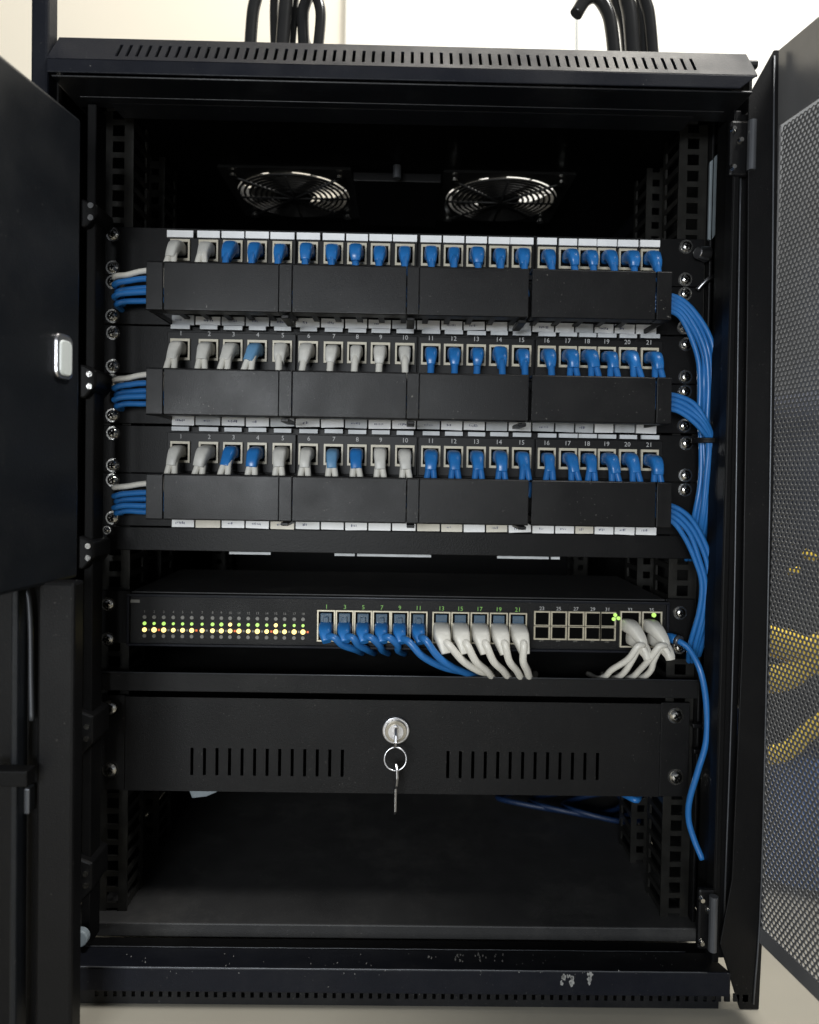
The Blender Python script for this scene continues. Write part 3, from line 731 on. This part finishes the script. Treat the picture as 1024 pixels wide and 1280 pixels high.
bm = B(); p = P(168, 751, YL); box(bm, p.x - 0.003, p.x + 0.0045, YL - 0.0004, YL + 0.0003, p.z - 0.0014, p.z + 0.0010); link('maker_mark', bm, M['led_off'], sw)
def sport(x, zc_, hwid, hh, wall=0.0011, mat_=None, depth=0.0022):
    bm = B(); y0 = YL - depth; y1 = YL
    box(bm, x - hwid, x - hwid + wall, y0, y1, zc_ - hh, zc_ + hh); box(bm, x + hwid - wall, x + hwid, y0, y1, zc_ - hh, zc_ + hh)
    box(bm, x - hwid + wall, x + hwid - wall, y0, y1, zc_ + hh - wall, zc_ + hh); box(bm, x - hwid + wall, x + hwid - wall, y0, y1, zc_ - hh, zc_ - hh + wall)
    box(bm, x - hwid + wall, x + hwid - wall, y1 - 0.0006, y1 - 0.0001, zc_ - hh + wall, zc_ + hh - wall, 1)
    # contact notch
    box(bm, x - hwid * 0.35, x + hwid * 0.35, y1 - 0.0012, y1 - 0.0005, zc_ + hh - wall - 0.002, zc_ + hh - wall, 1)
    return link('port', bm, [mat_ or M['gold'], M['cavity']], sw)
bluex = [408, 431, 454, 477, 499.5, 523]; whitex = [551.5, 575, 599, 623, 647]
zport = P(500, 783, YL).z
for px in bluex + whitex: sport(P(px, 783, YL).x, zport, 0.0073, 0.0128)
for px in (677, 698, 719.5, 740.5, 759):
    x = P(px, 783, YL).x
    sport(x, P(500, 770, YL).z, 0.0066, 0.0062, 0.0012); sport(x, P(500, 787.5, YL).z, 0.0066, 0.0058, 0.0012)
for px in (787, 814): sport(P(px, 783, YL).x, zport + 0.0008, 0.0082, 0.0148, mat_=M['cream'])
for px, y in ((766, 773), (772, 772), (768, 768)): led(sw, (P(px, y, YL).x, YL - 0.0022, P(px, y, YL).z), 0.0015, M['led_g'])
led(sw, (P(816, 766, YL).x, YL - 0.0024, P(816, 768, YL).z), 0.0018, M['led_g'])
digits(sw, [(str(2 * i + 1), P(px, 783, YL).x, P(500, 760, YL).z) for i, px in enumerate(bluex + whitex)], 0.0050, M['greenprint'], YL - 0.0003)
digits(sw, [(str(2 * i + 23), P(px, 783, YL).x, P(500, 758, YL).z) for i, px in enumerate((677, 698, 719.5, 740.5, 759, 787, 814))], 0.0042, M['print'], YL - 0.0003)
digits(sw, [(str(2 * i + 24), P(px, 783, YL).x, P(500, 797.5, YL).z) for i, px in enumerate((677, 698, 719.5, 740.5, 759))], 0.0036, M['led_off'], YL - 0.0003)

# shelf below the switch
sh = empty('rack_shelf', (0, 0, Z(868)))
tag(sh, 'thin black rack shelf directly under the switch', 'shelf')
shz = Z(843, -0.014)
bm = B(); box(bm, XX(126), ER - 0.001, -0.012, 0.30, Z(868, -0.014), Z(868, -0.014) + 0.0015); link('shelf_board', bm, M['floorpaint'], sh, bevel=0.0005)
bm = B(); box(bm, XX(126), ER - 0.001, -0.0145, -0.0125, Z(868, -0.014), shz - 0.0017); link('shelf_lip', bm, M['front'], sh, bevel=0.0005)

bm = B(); tube(bm, [(XX(127), -0.0148, shz - 0.0012), (ER - 0.002, -0.0148, shz - 0.0012)], 0.0005, 6, 1); link('worn_edge_highlight', bm, M['edge'], sh)  # pale tube as painted highlight on the worn shelf lip
bm = B(); tube(bm, [(sx0 + 0.001, YS - 0.0018, sz1 - 0.0004), (sx1 - 0.001, YS - 0.0018, sz1 - 0.0004)], 0.0004, 6, 1); link('worn_edge_highlight', bm, M['edge'], sw)  # pale tube as painted highlight on the switch top edge
# ------------------------------------------------------------------ drawer
dr = empty('locking_drawer', (0, 0, Z(990)))
tag(dr, 'black vented rack drawer with a round lock', 'drawer')
dz1, dz0 = Z(874, 0), Z(990, 0)
YD = -0.003
bm = B(); sl1, sl0 = Z(938, YD), Z(972, YD)
def slots(a, b, n): return [(XX(a + (b - a) * k / (n - 1), YD, 950)) for k in range(n)]
SLs = slots(240, 428, 13) + slots(560, 747, 13)
dx0, dx1 = XX(159, YD), XX(825, YD, 930)
box(bm, dx0, dx1, YD, -0.001, dz0, sl0); box(bm, dx0, dx1, YD, -0.001, sl1, dz1)
e = [dx0] + [q for x in SLs for q in (x - 0.0013, x + 0.0013)] + [dx1]
for k in range(0, len(e), 2): box(bm, e[k], e[k + 1], YD, -0.001, sl0, sl1)
link('drawer_front', bm, M['front'], dr)
bm = B(); box(bm, dx0 + 0.01, dx1 - 0.01, 0.28, 0.282, dz0, dz1 - 0.004); box(bm, dx0 + 0.01, dx1 - 0.01, 0.0, 0.28, dz0, dz0 + 0.0015)
box(bm, dx0 + 0.01, dx0 + 0.012, 0.0, 0.28, dz0 + 0.002, dz1 - 0.004); box(bm, dx1 - 0.012, dx1 - 0.01, 0.0, 0.28, dz0 + 0.002, dz1 - 0.004)
box(bm, dx0 + 0.012, dx1 - 0.012, 0.004, 0.28, dz1 - 0.003, dz1 - 0.002)
link('drawer_box', bm, M['inner'], dr)
for a, b_, sxx in ((EL, dx0 - 0.0006, 138), (dx1 + 0.0006, XX(860, 0, 930), 845)):
    bm = B(); box(bm, a, b_, -0.0025, -0.0005, dz0, dz1 + 0.001); er = link('mounting_ear', bm, M['front'], dr, bevel=0.0005)
    for yy in (890, 967): screw(er, P(sxx, yy, -0.003).x, -0.0025, P(500, yy, -0.003).z, 0.0050)
lk = P(495, 912, YD)
bm = B(); cyl(bm, lk + Vector((0, 0.001, 0)), (0, -1, 0), 0.0112, 0.0040, 40); lock = link('lock', bm, M['steel'], dr, bevel=0.0008)
bm = B(); cyl(bm, lk + Vector((0, -0.0031, 0)), (0, -1, 0), 0.0090, 0.0022, 36)
link('lock_face', bm, M['lockface'], lock, bevel=0.0006)
bm = B(); cyl(bm, lk + Vector((0, -0.0053, 0)), (0, -1, 0), 0.0062, 0.0010, 30)
link('lock_plug', bm, M['steel'], lock)
for dx in (-0.0042, 0.0042):
    bm = B(); box(bm, lk.x + dx - 0.0007, lk.x + dx + 0.0007, lk.y - 0.0060, lk.y - 0.0053, lk.z - 0.0008, lk.z + 0.0008); link('lock_mark', bm, M['cavity'], lock)
# key in the lock
bm = B()
ky = lk + Vector((0, -0.006, 0))
# bow: a vertical plate with an eye, edge-on to the front
out = [(-0.001, 0.0055), (-0.009, 0.0068), (-0.0155, 0.003), (-0.0175, -0.002), (-0.0155, -0.0065), (-0.009, -0.0085), (-0.001, -0.0055)]
prism(bm, [(ky.y + a, ky.z + b_) for a, b_ in out], 'x', ky.x - 0.0011, ky.x + 0.0011)
key = link('key', bm, M['steel'], None, bevel=0.0004, loc=ky)
tag(key, 'steel key standing in the drawer lock with a ring through it', 'key')
rc = ky + Vector((0, -0.012, -0.0170))
bm = B(); pts = [(rc.x + math.sin(2 * math.pi * k / 32) * 0.0088, rc.y + math.cos(2 * math.pi * k / 32) * 0.0015, rc.z + math.cos(2 * math.pi * k / 32) * 0.0088) for k in range(33)]
tube(bm, pts, 0.00075, 8, 1); ring = link('key_ring', bm, M['steel'], key)
kx, kyy, kz = rc.x + 0.0003, rc.y - 0.0012, rc.z - 0.0075
bm = B()
o2 = [(-0.0008, 0.004), (-0.0045, 0.001), (-0.0055, -0.006), (-0.004, -0.0125), (-0.0018, -0.0155), (-0.0018, -0.034), (0.0, -0.037), (0.0018, -0.034), (0.0018, -0.0155), (0.004, -0.0125), (0.0055, -0.006), (0.0045, 0.001), (0.0008, 0.004)]
prism(bm, [(kyy + a, kz + b_) for a, b_ in o2], 'x', kx - 0.0009, kx + 0.0009)
bmesh.ops.rotate(bm, verts=bm.verts, cent=(kx, kyy, kz), matrix=Matrix.Rotation(R(18), 3, 'Z'))
spare = link('key', bm, M['steel'], None, bevel=0.0003, loc=(kx, kyy, kz))
tag(spare, 'spare key dangling from the ring below the drawer lock', 'key')

# a crumpled grey clip seen below the drawer
bm = B(); q = P(252, 993, 0.01)
prism(bm, [(q.x - 0.011, q.z + 0.004), (q.x - 0.008, q.z - 0.0035), (q.x + 0.004, q.z - 0.002), (q.x + 0.013, q.z + 0.002), (q.x + 0.013, q.z + 0.004)], 'y', 0.010, 0.016)
o = link('cable_clip', bm, M['greyplate'], None, bevel=0.0008, loc=q); tag(o, 'small pale clip poking out under the left of the drawer', 'clip')

# ------------------------------------------------------------------ patch cables in the panels
W, BL = 'white', 'blue'
# (boot material, cord material, cords)
rowdef = [
    [('greyboot', W, 2), ('greyboot', W, 2), ] + [('blueboot', BL, 1)] * 19,
    [('greyboot', W, 2), ('greyboot', W, 2), ('greyboot', W, 2), ('paleblue', W, 2)] + [('greyboot', W, 1)] * 6 + [('blueboot', BL, 1)] * 6 + [('blueboot', BL, 2)] * 5,
    [('greyboot', W, 2), ('greyboot', W, 2), ('blueboot', W, 2), ('blueboot', W, 2), ('greyboot', W, 2), ('greyboot', W, 2), ('paleblue', W, 2), ('blueboot', W, 2), ('greyboot', W, 2), ('greyboot', W, 2)]
    + [('blueboot', BL, 2)] * 11]
cname = {'greyboot': 'grey', 'blueboot': 'blue', 'paleblue': 'faded blue'}
for ri, rw in enumerate(ROWS):
    ztop = Z(rw['ct'], YC)
    for k, (bt_, cm_, nc) in enumerate(rowdef[ri]):
        p = ports_xyz[(ri, k)]
        lean = (-0.0025 if k < 4 else (0.0 if k < 15 else 0.001)) + random.gauss(0, 0.0013)
        zend = ztop - 0.014
        ends = [0] if nc == 1 else [-0.0029, 0.0029]
        bm = B(); sag = random.uniform(-0.001, 0.001)
        for e_ in ends:
            cr = 0.0028 if nc == 1 else 0.0025
            tube(bm, [p + Vector((e_ * 0.4, -0.012, -0.004)), p + Vector((e_ * 0.6 + lean * 0.3, -0.0165, -0.0085)), p + Vector((e_ + lean * 0.7, -0.0190, -0.018 + sag)),
                      Vector((p.x + lean + e_, p.y - 0.021, min(ztop, p.z - 0.022) - 0.002)), Vector((p.x + lean * 1.2 + e_ + random.uniform(-.002, .002), p.y - 0.022, zend))], cr, 10, 6)
        c = link('patch_cable', bm, M[cm_], None, loc=p)
        col = 'white' if cm_ == W else 'blue'
        boot = '' if (bt_, cm_) in (('greyboot', W), ('blueboot', BL)) else ' with %s boot' % cname[bt_]
        tag(c, '%s patch cable%s, %s from the left in the %s patch panel' % (col, boot, ORD[k], WHICH[ri]), 'patch cable', 'patch cables plugged into the patch panels')
        bm = B()
        bw = (0.0054 if k < 15 else 0.0050) * random.uniform(0.90, 1.05); jz = random.gauss(0, 0.0004); jd = random.gauss(0, 0.0016)
        tube(bm, [p + Vector((0, 0.0015, 0.0004)), p + Vector((0, -0.006, 0.0002 + jz)), p + Vector((lean * 0.1, -0.0115 + jd, -0.0015 + jz)), p + Vector((lean * 0.3, -0.0155 + jd, -0.0062 + jz)), p + Vector((lean * 0.6, -0.0170 + jd * 0.5, -0.0115))],
             [bw, bw, bw * 0.97, bw * 0.84, bw * (0.62 if nc == 1 else 0.8)], 16, 6, flat=(0.55, 0.98))
        link('plug_boot', bm, M[bt_], c)

# horizontal cords inside each duct, running out of the left end
for ri, rw in enumerate(ROWS):
    XW = lambda x, Y=0.0: P(x, rw['port'], Y).x
    zt_c, zb_c = Z(rw['ct'], YC), Z(rw['cb'], YC)
    ym = (rw['ct'] + rw['cb']) / 2
    yl = [361, 489, 623][ri]; 
    cols = [W, BL, BL, BL, BL]
    Yl = -0.020
    for j, cc in enumerate(cols):
        bm = B(); dz = (2 - j) * 0.0046 + (0.002 if j == 0 else 0); yy = Yl - 0.007 * (j % 2) - 0.004 * (j == 0)
        zc_ = P(160, yl + 1, Yl).z + dz
        xe = XW(144 + (j % 2) * 2, Yl); 
        pts = [Vector((xe - 0.0015, 0.006, zc_ - 0.003)), Vector((xe - 0.001, yy + 0.008, zc_ - 0.0024)), Vector((xe + 0.002, yy + 0.001, zc_ - 0.0018)), Vector((xe + 0.010, yy, zc_ - (0.0 if j else 0.001))),
               Vector((XW(205, Yl), yy - 0.002, zc_ + 0.001)), Vector((XW(300, Yl), yy - 0.006, zb_c + 0.010 + 0.003 * j)), Vector((XW(480, Yl), yy - 0.006, zb_c + 0.009 + 0.003 * j)), Vector((XW(620, Yl), yy, zb_c + 0.010 + 0.003 * j))]
        tube(bm, pts, 0.0023, 10, 6)
        o = link('network_cable', bm, M[cc], None, loc=pts[0])
        if j == 0: tag(o, 'white cable topping the bundle at the left end of the %s cable manager' % WHICH[ri], 'cable', 'cables leaving the managers at the left')
        else: tag(o, 'blue cable, %s from top in the left bundle of the %s cable manager' % (ORD[j], WHICH[ri]), 'cable', 'cables leaving the managers at the left')

# right hand bundles
def pxpath(lst): return [P(a, b, c) for a, b, c in lst]
rb = {0: [], 1: [], 2: []}
for j in range(5):   # from the top manager
    o_ = j * 4.6
    rb[0].append(pxpath([(700, 375, -0.030), (800, 370 + j * 4, -0.032), (841, 370 + j * 5, -0.030), (858 + (4 - j) * 2.5, 388 + j * 5, -0.028), (875 + (4 - j) * 4 - 2, 428 + j * 4, -0.026 + 0.004 * (j % 2)),
                         (876 + (4 - j) * 4.6, 480, -0.024), (874 + (4 - j) * 4.8, 520, -0.022 + 0.004 * (j % 2)), (877 + (4 - j) * 3.6, 552, -0.020), (876 + (4 - j) * 4, 600, -0.020), (868 + (4 - j) * 4.6, 650, -0.016), (858 + (4 - j) * 4.6, 700, 0.004)]))
for j in range(4):
    rb[1].append(pxpath([(700, 500, -0.030), (800, 492 + j * 5, -0.034), (838, 493 + j * 6, -0.034), (858 + (3 - j) * 2, 502 + j * 6, -0.034), (876 + (3 - j) * 2, 524 + j * 4, -0.033), (884 + (3 - j) * 2.5, 553, -0.029), (882 + (3 - j) * 3, 600, -0.026),
                         (876 + (3 - j) * 3, 650, -0.020), (866 + (3 - j) * 3, 700, 0.004)]))
for j in range(4):
    rb[2].append(pxpath([(700, 640, -0.030), (800, 630 + j * 4, -0.032), (836, 631 + j * 6, -0.032), (856 + (3 - j) * 3, 650 + j * 7, -0.030), (871 + (3 - j) * 4.6, 690 + j * 4, -0.028), (876 + (3 - j) * 5, 730, -0.026),
                         (873 + (3 - j) * 5.2, 765, -0.022), (864 + (3 - j) * 4.6, 805, -0.012), (860 + (3 - j) * 3, 835, 0.012)]))
for ri in rb:
    for j, pts in enumerate(rb[ri]):
        bm = B(); tube(bm, [q + Vector((random.uniform(-1, 1), 0, random.uniform(-1, 1))) * 0.0009 if 2 < i_ < len(pts) - 1 else q for i_, q in enumerate(pts)], 0.0020, 10, 8)
        o = link('network_cable', bm, M['blue'], None, loc=pts[0])
        tag(o, 'blue cable, %s from outside in the right loop of the %s cable manager' % (ORD[j], WHICH[ri]), 'cable', 'blue cables looping down the right side')
bm = B(); c = P(886, 551, -0.024)
pts = [(c.x + math.cos(2 * math.pi * k / 24) * 0.0125, c.y + math.sin(2 * math.pi * k / 24) * 0.0105, c.z) for k in range(25)]
for dz in (-0.0012, 0, 0.0012): tube(bm, [(a, b_, q + dz) for a, b_, q in pts], 0.0010, 6, 1)
o = link('cable_tie', bm, M['plastic'], None, loc=c); tag(o, 'black tie around the blue cable loops at the right', 'cable tie')

# ------------------------------------------------------------------ cables in the switch
def swcable(px, col, cordpts, boot='blueboot', label='', clear=True, py=783, r=0.0026, group='cables plugged into the switch'):
    p = P(px, py, YL)
    bm = B(); tube(bm, cordpts, r, 10, 8)
    c = link('patch_cable', bm, M[col], None, loc=p)
    tag(c, label, 'patch cable', group)
    return c, p
for k, px in enumerate(bluex):
    p = P(px, 786, YL); p.z = zport - 0.0015
    y0 = YL - 0.004
    if k < 4:
        ex = [447, 462, 480, 500][k] - 2; ey = 812 + k * 0.3
        pts = [p + Vector((0.0005, -0.012, -0.0045)), P(px + 10, 797, -0.026), P(px + 20 if k != 1 else px + 17, 806, -0.022), P(ex + 0, ey, -0.010), P(ex + 8, ey + 4, 0.02)]
    elif k == 4: pts = [p + Vector((0.0005, -0.012, -0.0045)), P(512, 803, -0.028), P(528, 820, -0.028), P(552, 833, -0.020), P(575, 839, -0.006), P(592, 842, 0.03)]
    else: pts = [p + Vector((0.0005, -0.012, -0.0045)), P(532, 800, -0.030), P(547, 820, -0.030), P(566, 834, -0.024), P(588, 843, -0.009), P(606, 848, 0.02)]
    bm = B(); tube(bm, pts, 0.0029, 10, 8)
    c = link('patch_cable', bm, M['blue'], None, loc=p)
    tag(c, 'blue patch cable in the %s port from the left of the switch' % ORD[k], 'patch cable', 'blue cables plugged into the switch')
    bm = B(); tube(bm, [p + Vector((0, 0.0, 0)), p + Vector((0, -0.005, -0.0002)), p + Vector((0.0002, -0.010, -0.0025)), p + Vector((0.002, -0.0145, -0.0085))], [0.0056, 0.0056, 0.0052, 0.0034], 16, 6, flat=(0.5, 0.95))
    link('plug_boot', bm, M['blueboot'], c)
    bm = B(); q = p + Vector((0, 0, 0.0085)); box(bm, q.x - 0.0046, q.x + 0.0046, YL - 0.0035, YL + 0.0, q.z - 0.0042, q.z + 0.0036)
    box(bm, q.x - 0.0022, q.x + 0.0022, YL - 0.0055, YL - 0.0036, q.z - 0.004, q.z + 0.001)
    link('plug', bm, M['clear'], c, bevel=0.0006)
wend = [(604, 843), (612, 843), (632, 843.5), (652, 844), (662, 844)]
wend = [(606, 838), (614, 843), (634, 843), (650, 844), (661, 844)]
for k, px in enumerate(whitex):
    p = P(px, 786, YL); p.z = zport - 0.0025
    ex, ey = wend[k]
    pts = [p + Vector((0.0005, -0.013, -0.005)), P(px + 7 + (ex - px) * 0.05, 806, -0.030), P(px + (ex - px) * 0.5, 826, -0.028), P(px + (ex - px) * 0.85, 838, -0.020), P(ex + 1, ey + 3, -0.010), P(ex + 5, ey + 6, 0.004), P(ex + 8, ey - 2, 0.04)]
    bm = B(); tube(bm, pts, 0.0030, 10, 8)
    c = link('patch_cable', bm, M['white'], None, loc=p)
    tag(c, 'white patch cable, %s of the five drooping side by side from the switch' % ORD[k], 'patch cable', 'white cables plugged into the switch')
    bm = B(); tube(bm, [p + Vector((0, 0.0, 0.001)), p + Vector((0, -0.007, 0.0008)), p + Vector((0.0003, -0.0135, -0.002)), p + Vector((0.0018, -0.0165, -0.0085)), p + Vector((0.0032, -0.0185, -0.0145))], [0.0066, 0.0068, 0.0066, 0.0050, 0.0036], 16, 6, flat=(0.45, 0.9))
    link('plug_boot', bm, M['white'], c, smooth=False)
    bm = B(); q = p + Vector((0, 0, 0.0105)); box(bm, q.x - 0.0046, q.x + 0.0046, YL - 0.0030, YL, q.z - 0.004, q.z + 0.0026); link('plug', bm, M['clear'], c, bevel=0.0005)
# four on the right, two per tall port
for k, (px, dx, ex) in enumerate(((787, -0.003, 757), (787, 0.004, 775), (814, -0.003, 792), (814, 0.004, 806))):
    upper = k % 2 == 0
    p = P(px, 783, YL); p.z = zport + (0.004 if upper else -0.0065); p.x += dx * 0.6
    Yo = -0.030 if not upper else -0.036
    pts = [p + Vector((0.001, -0.012, -0.002)), p + Vector((0.0055, -0.022, -0.010)), P(px + 10 + (0 if upper else 4) * 1, 808, Yo), P(px + 2 + (-4 if upper else 2), 824, Yo + 0.006), P(ex + 8, 837, -0.018), P(ex, 845, -0.009), P(ex - 10, 848, 0.006), P(ex - 22, 842, 0.04)]
    bm = B(); tube(bm, pts, 0.0025, 10, 8)
    c = link('patch_cable', bm, M['white'], None, loc=p)
    tag(c, '%s white cable of the %s tall uplink port at the right of the switch' % ('upper' if upper else 'lower', 'first' if px < 800 else 'last'), 'patch cable', 'white cables plugged into the switch')
    bm = B(); tube(bm, [p, p + Vector((0, -0.008, 0.0004)), p + Vector((0.0015, -0.0150, -0.0015)), p + Vector((0.0045, -0.0210, -0.0075)), p + Vector((0.0055, -0.0225, -0.0120))], [0.0056, 0.0056, 0.0050, 0.0038, 0.0029], 16, 6, flat=(0.5, 0.95))
    link('plug_boot', bm, M['white'], c)
# single blue lead down the right post
pts = pxpath([(838, 797, -0.012), (848, 801, -0.020), (862, 812, -0.026), (876, 840, -0.034), (883, 880, -0.036), (883, 925, -0.036), (872, 965, -0.034), (862, 1000, -0.030), (861, 1025, -0.028), (868, 1050, -0.030), (878, 1074, -0.034)])
bm = B(); tube(bm, pts, 0.0024, 10, 8); o = link('patch_cable', bm, M['blue'], None, loc=pts[0])
tag(o, 'single blue cable hanging from beside the switch down past the drawer', 'cable')
bm = B(); tube(bm, pxpath([(834, 797, -0.011), (839, 797.5, -0.0135), (846, 800, -0.018)]), 0.0040, 12, 4); link('plug_boot', bm, M['blueboot'], o)
bm = B(); tube(bm, pxpath([(846, 800, -0.018), (850, 802, -0.0205)]), 0.0046, 12, 4); link('plug_collar', bm, M['edge'], o)
# blue coil, shade put into its jacket colour, at the lower right behind the drawer
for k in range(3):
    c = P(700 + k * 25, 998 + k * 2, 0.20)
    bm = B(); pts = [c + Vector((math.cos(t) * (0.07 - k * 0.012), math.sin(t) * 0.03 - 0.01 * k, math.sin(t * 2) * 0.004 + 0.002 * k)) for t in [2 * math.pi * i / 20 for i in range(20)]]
    tube(bm, pts, 0.0028, 8, 4); o = link('network_cable', bm, M['shadeblue'], None, loc=c)
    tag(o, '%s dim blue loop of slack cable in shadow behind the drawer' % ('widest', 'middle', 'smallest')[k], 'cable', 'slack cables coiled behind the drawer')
bm = B(); pts = pxpath([(770, 988, 0.06), (782, 994, 0.04), (796, 1000, 0.03), (800, 990, 0.05)]); tube(bm, pts, 0.0028, 8, 6)
o = link('network_cable', bm, M['blue'], None, loc=pts[0]); tag(o, 'short blue cable end showing under the right of the drawer', 'cable')

# ------------------------------------------------------------------ on top of the cabinet
def topcable(pts, r, label):
    bm = B(); tube(bm, pts, r, 12, 8); o = link('power_cable', bm, M['blackcable'], None, loc=pts[-1])
    tag(o, label, 'cable', 'black cables rising behind the top of the cabinet'); return o
yt = 0.09
topcable(pxpath([(330, -60, yt), (322, -10, yt), (316, 18, yt), (312, 74, yt)]), 0.0058, 'black cable at the far left of the bundle over the cabinet')
topcable(pxpath([(366, -60, yt), (358, 0, yt), (352, 74, yt)]), 0.0068, 'thick black cable beside the leftmost one over the cabinet')
topcable(pxpath([(372, -60, yt + .01), (367, 0, yt + .01), (362, 74, yt + .01)]), 0.0052, 'black cable in the middle of the left bundle over the cabinet')
topcable(pxpath([(392, -60, yt), (384, -5, yt), (379, 20, yt), (381, 76, yt)]), 0.0055, 'black cable fourth in the left bundle over the cabinet')
topcable(pxpath([(388, -60, yt - .01), (396, -8, yt - .01), (401, 20, yt - .01), (396, 76, yt - .01)]), 0.0050, 'black cable bowing out at the right side of the left bundle')
topcable(pxpath([(720, 18, yt), (732, 0, yt), (746, -4, yt), (758, 12, yt), (764, 34, yt), (770, 90, yt)]), 0.0062, 'black cable arching over at the left of the right bundle')
topcable(pxpath([(776, -60, yt), (782, -8, yt), (788, 24, yt), (793, 92, yt)]), 0.0070, 'thick black cable in the middle of the right bundle')
topcable(pxpath([(800, -60, yt + .01), (801, 0, yt + .01), (804, 30, yt + .01), (806, 92, yt + .01)]), 0.0050, 'thin black cable inside the right bundle')
topcable(pxpath([(800, -60, yt), (806, -4, yt), (812, 22, yt), (818, 92, yt)]), 0.0056, 'black cable at the outer right of the right bundle')
topcable(pxpath([(352, -60, yt + .02), (343, 0, yt + .02), (344, 74, yt + .02)]), 0.0042, 'thin black cable behind the thick one in the left bundle')
topcable(pxpath([(405, -60, yt + .01), (388, -6, yt + .005), (376, 22, yt + .01), (389, 76, yt + .01)]), 0.0044, 'black cable crossing behind the left bundle over the cabinet')
topcable(pxpath([(760, -60, yt + .02), (770, 0, yt + .02), (780, 30, yt + .02), (786, 92, yt + .02)]), 0.0052, 'black cable behind the arching one in the right bundle')
bm = B(); pts = pxpath([(722, -40, 0.55), (721, 20, 0.55), (721, 90, 0.55)]); tube(bm, pts, 0.0016, 6, 4)
o = link('thin_wire', bm, M['greyplate'], None, loc=pts[-1]); tag(o, 'thin grey wire running down the wall', 'wire')
ztp = zc1 + 0.0
def topbox(name, a, b_, y0, y1, h, m, label, cat, X_=0.02):
    bm = B(); box(bm, XX(a, X_, 50), XX(b_, X_, 50), X_ + y0, X_ + y1, ztp, ztp + h); o = link(name, bm, m, None, bevel=min(0.002, h * 0.3), loc=(XX((a + b_) / 2, X_, 50), X_, ztp)); tag(o, label, cat); return o
topbox('flat_plate', 150, 290, 0, 0.07, 0.0040, M['paint'], 'flat dark plate lying on the left of the cabinet top', 'plate', -0.03)
topbox('flat_plate', 452, 560, 0, 0.05, 0.0030, M['paint'], 'thin dark plate lying near the middle of the cabinet top', 'plate', -0.03)
topbox('cable_gland', 752, 838, 0, 0.06, 0.007, M['plastic'], 'black gland plate under the right bundle of cables', 'cable gland', 0.03)
topbox('small_box', 885, 950, 0, 0.04, 0.006, M['plastic'], 'low black box at the right end of the cabinet top', 'box', -0.045)
bm = B(); c = Vector((XX(662, 0.02, 60), 0.0, ztp))
cyl(bm, c, (0, 0, 1), 0.0095, 0.009, 24, 0.0075); o = link('round_knob', bm, M['plastic'], None, bevel=0.001, loc=c); tag(o, 'round black knob standing on the cabinet top', 'knob')

pa = P(962, 600, 0.30); bm = B()
box(bm, pa.x, pa.x + 0.60, 0.30, 0.33, gz + 0.001, P(990, 118, 0.30).z)  # added backdrop that greys the tone seen through the upper mesh
o = link('added_backdrop', bm, mat('grey_backdrop', (0.16, 0.165, 0.17), 0.6, noise=0.2, nscale=9), None, bevel=0.002, loc=(pa.x + 0.3, 0.3, gz)); tag(o, 'added grey backdrop dimming the view through the mesh door', 'panel')
# ------------------------------------------------------------------ bag beyond the mesh door
bb = P(1075, 880, 0.12)
bag = empty('bag', (bb.x, 0.12, gz)); tag(bag, 'dark navy bag with yellow print beyond the perforated door', 'bag')
def lump(z0, z1, cx, cy, rx, ry, m, name, seed):
    rnd = random.Random(seed); bm = B(); n = 40; k = 22; rings = []
    ph_ = [rnd.uniform(0, 6.28) for _ in range(6)]
    for j in range(k + 1):
        t = j / k; z = z0 + (z1 - z0) * t
        s = (0.90 + 0.12 * math.sin(math.pi * t)) * (1 if 0.04 < t < 0.96 else 0.86)
        ring_ = []
        for i in range(n):
            a = 2 * math.pi * i / n; f = s * (1 + 0.03 * math.sin(3 * a + ph_[0] + t * 4) + 0.025 * math.sin(5 * a + ph_[1] - t * 7) + 0.015 * math.sin(9 * a + ph_[2] + t * 11))
            ca, sa = math.cos(a), math.sin(a); ca = math.copysign(abs(ca) ** 0.7, ca); sa = math.copysign(abs(sa) ** 0.7, sa)
            ring_.append(bm.verts.new((cx + ca * rx * f, cy + sa * ry * f, z)))
        rings.append(ring_)
    for j in range(k):
        for i in range(n): bm.faces.new((rings[j][i], rings[j][(i + 1) % n], rings[j + 1][(i + 1) % n], rings[j + 1][i]))
    bm.faces.new(rings[0][::-1]); bm.faces.new(rings[-1])
    return link(name, bm, m, bag, smooth=True)
zA = P(1000, 955, 0.05).z; zB = P(1000, 480, 0.05).z; zC = gz + 0.002
bxc = P(990, 900, 0.04).x + 0.15
lump(zA, zB, bxc, 0.15, 0.16, 0.10, M['navy'], 'bag_body', 3)
lump(zC, zA - 0.001, bxc, 0.15, 0.157, 0.098, M['denim'], 'bag_base', 5)
for pl, r in (([(955, 800), (985, 806), (1010, 815), (1045, 800)], 0.014), ([(950, 850), (985, 845), (1015, 825), (1045, 830)], 0.013), ([(955, 945), (985, 938), (1010, 915), (1045, 890)], 0.009), ([(1005, 690), (1020, 700)], 0.004), ([(985, 715), (1000, 712)], 0.003)):
    bm = B(); tube(bm, [P(a, b_, 0.046) for a, b_ in pl], r, 8, 5, flat=(1, 0.3)); link('printed_stripe', bm, M['yellow'], bag)
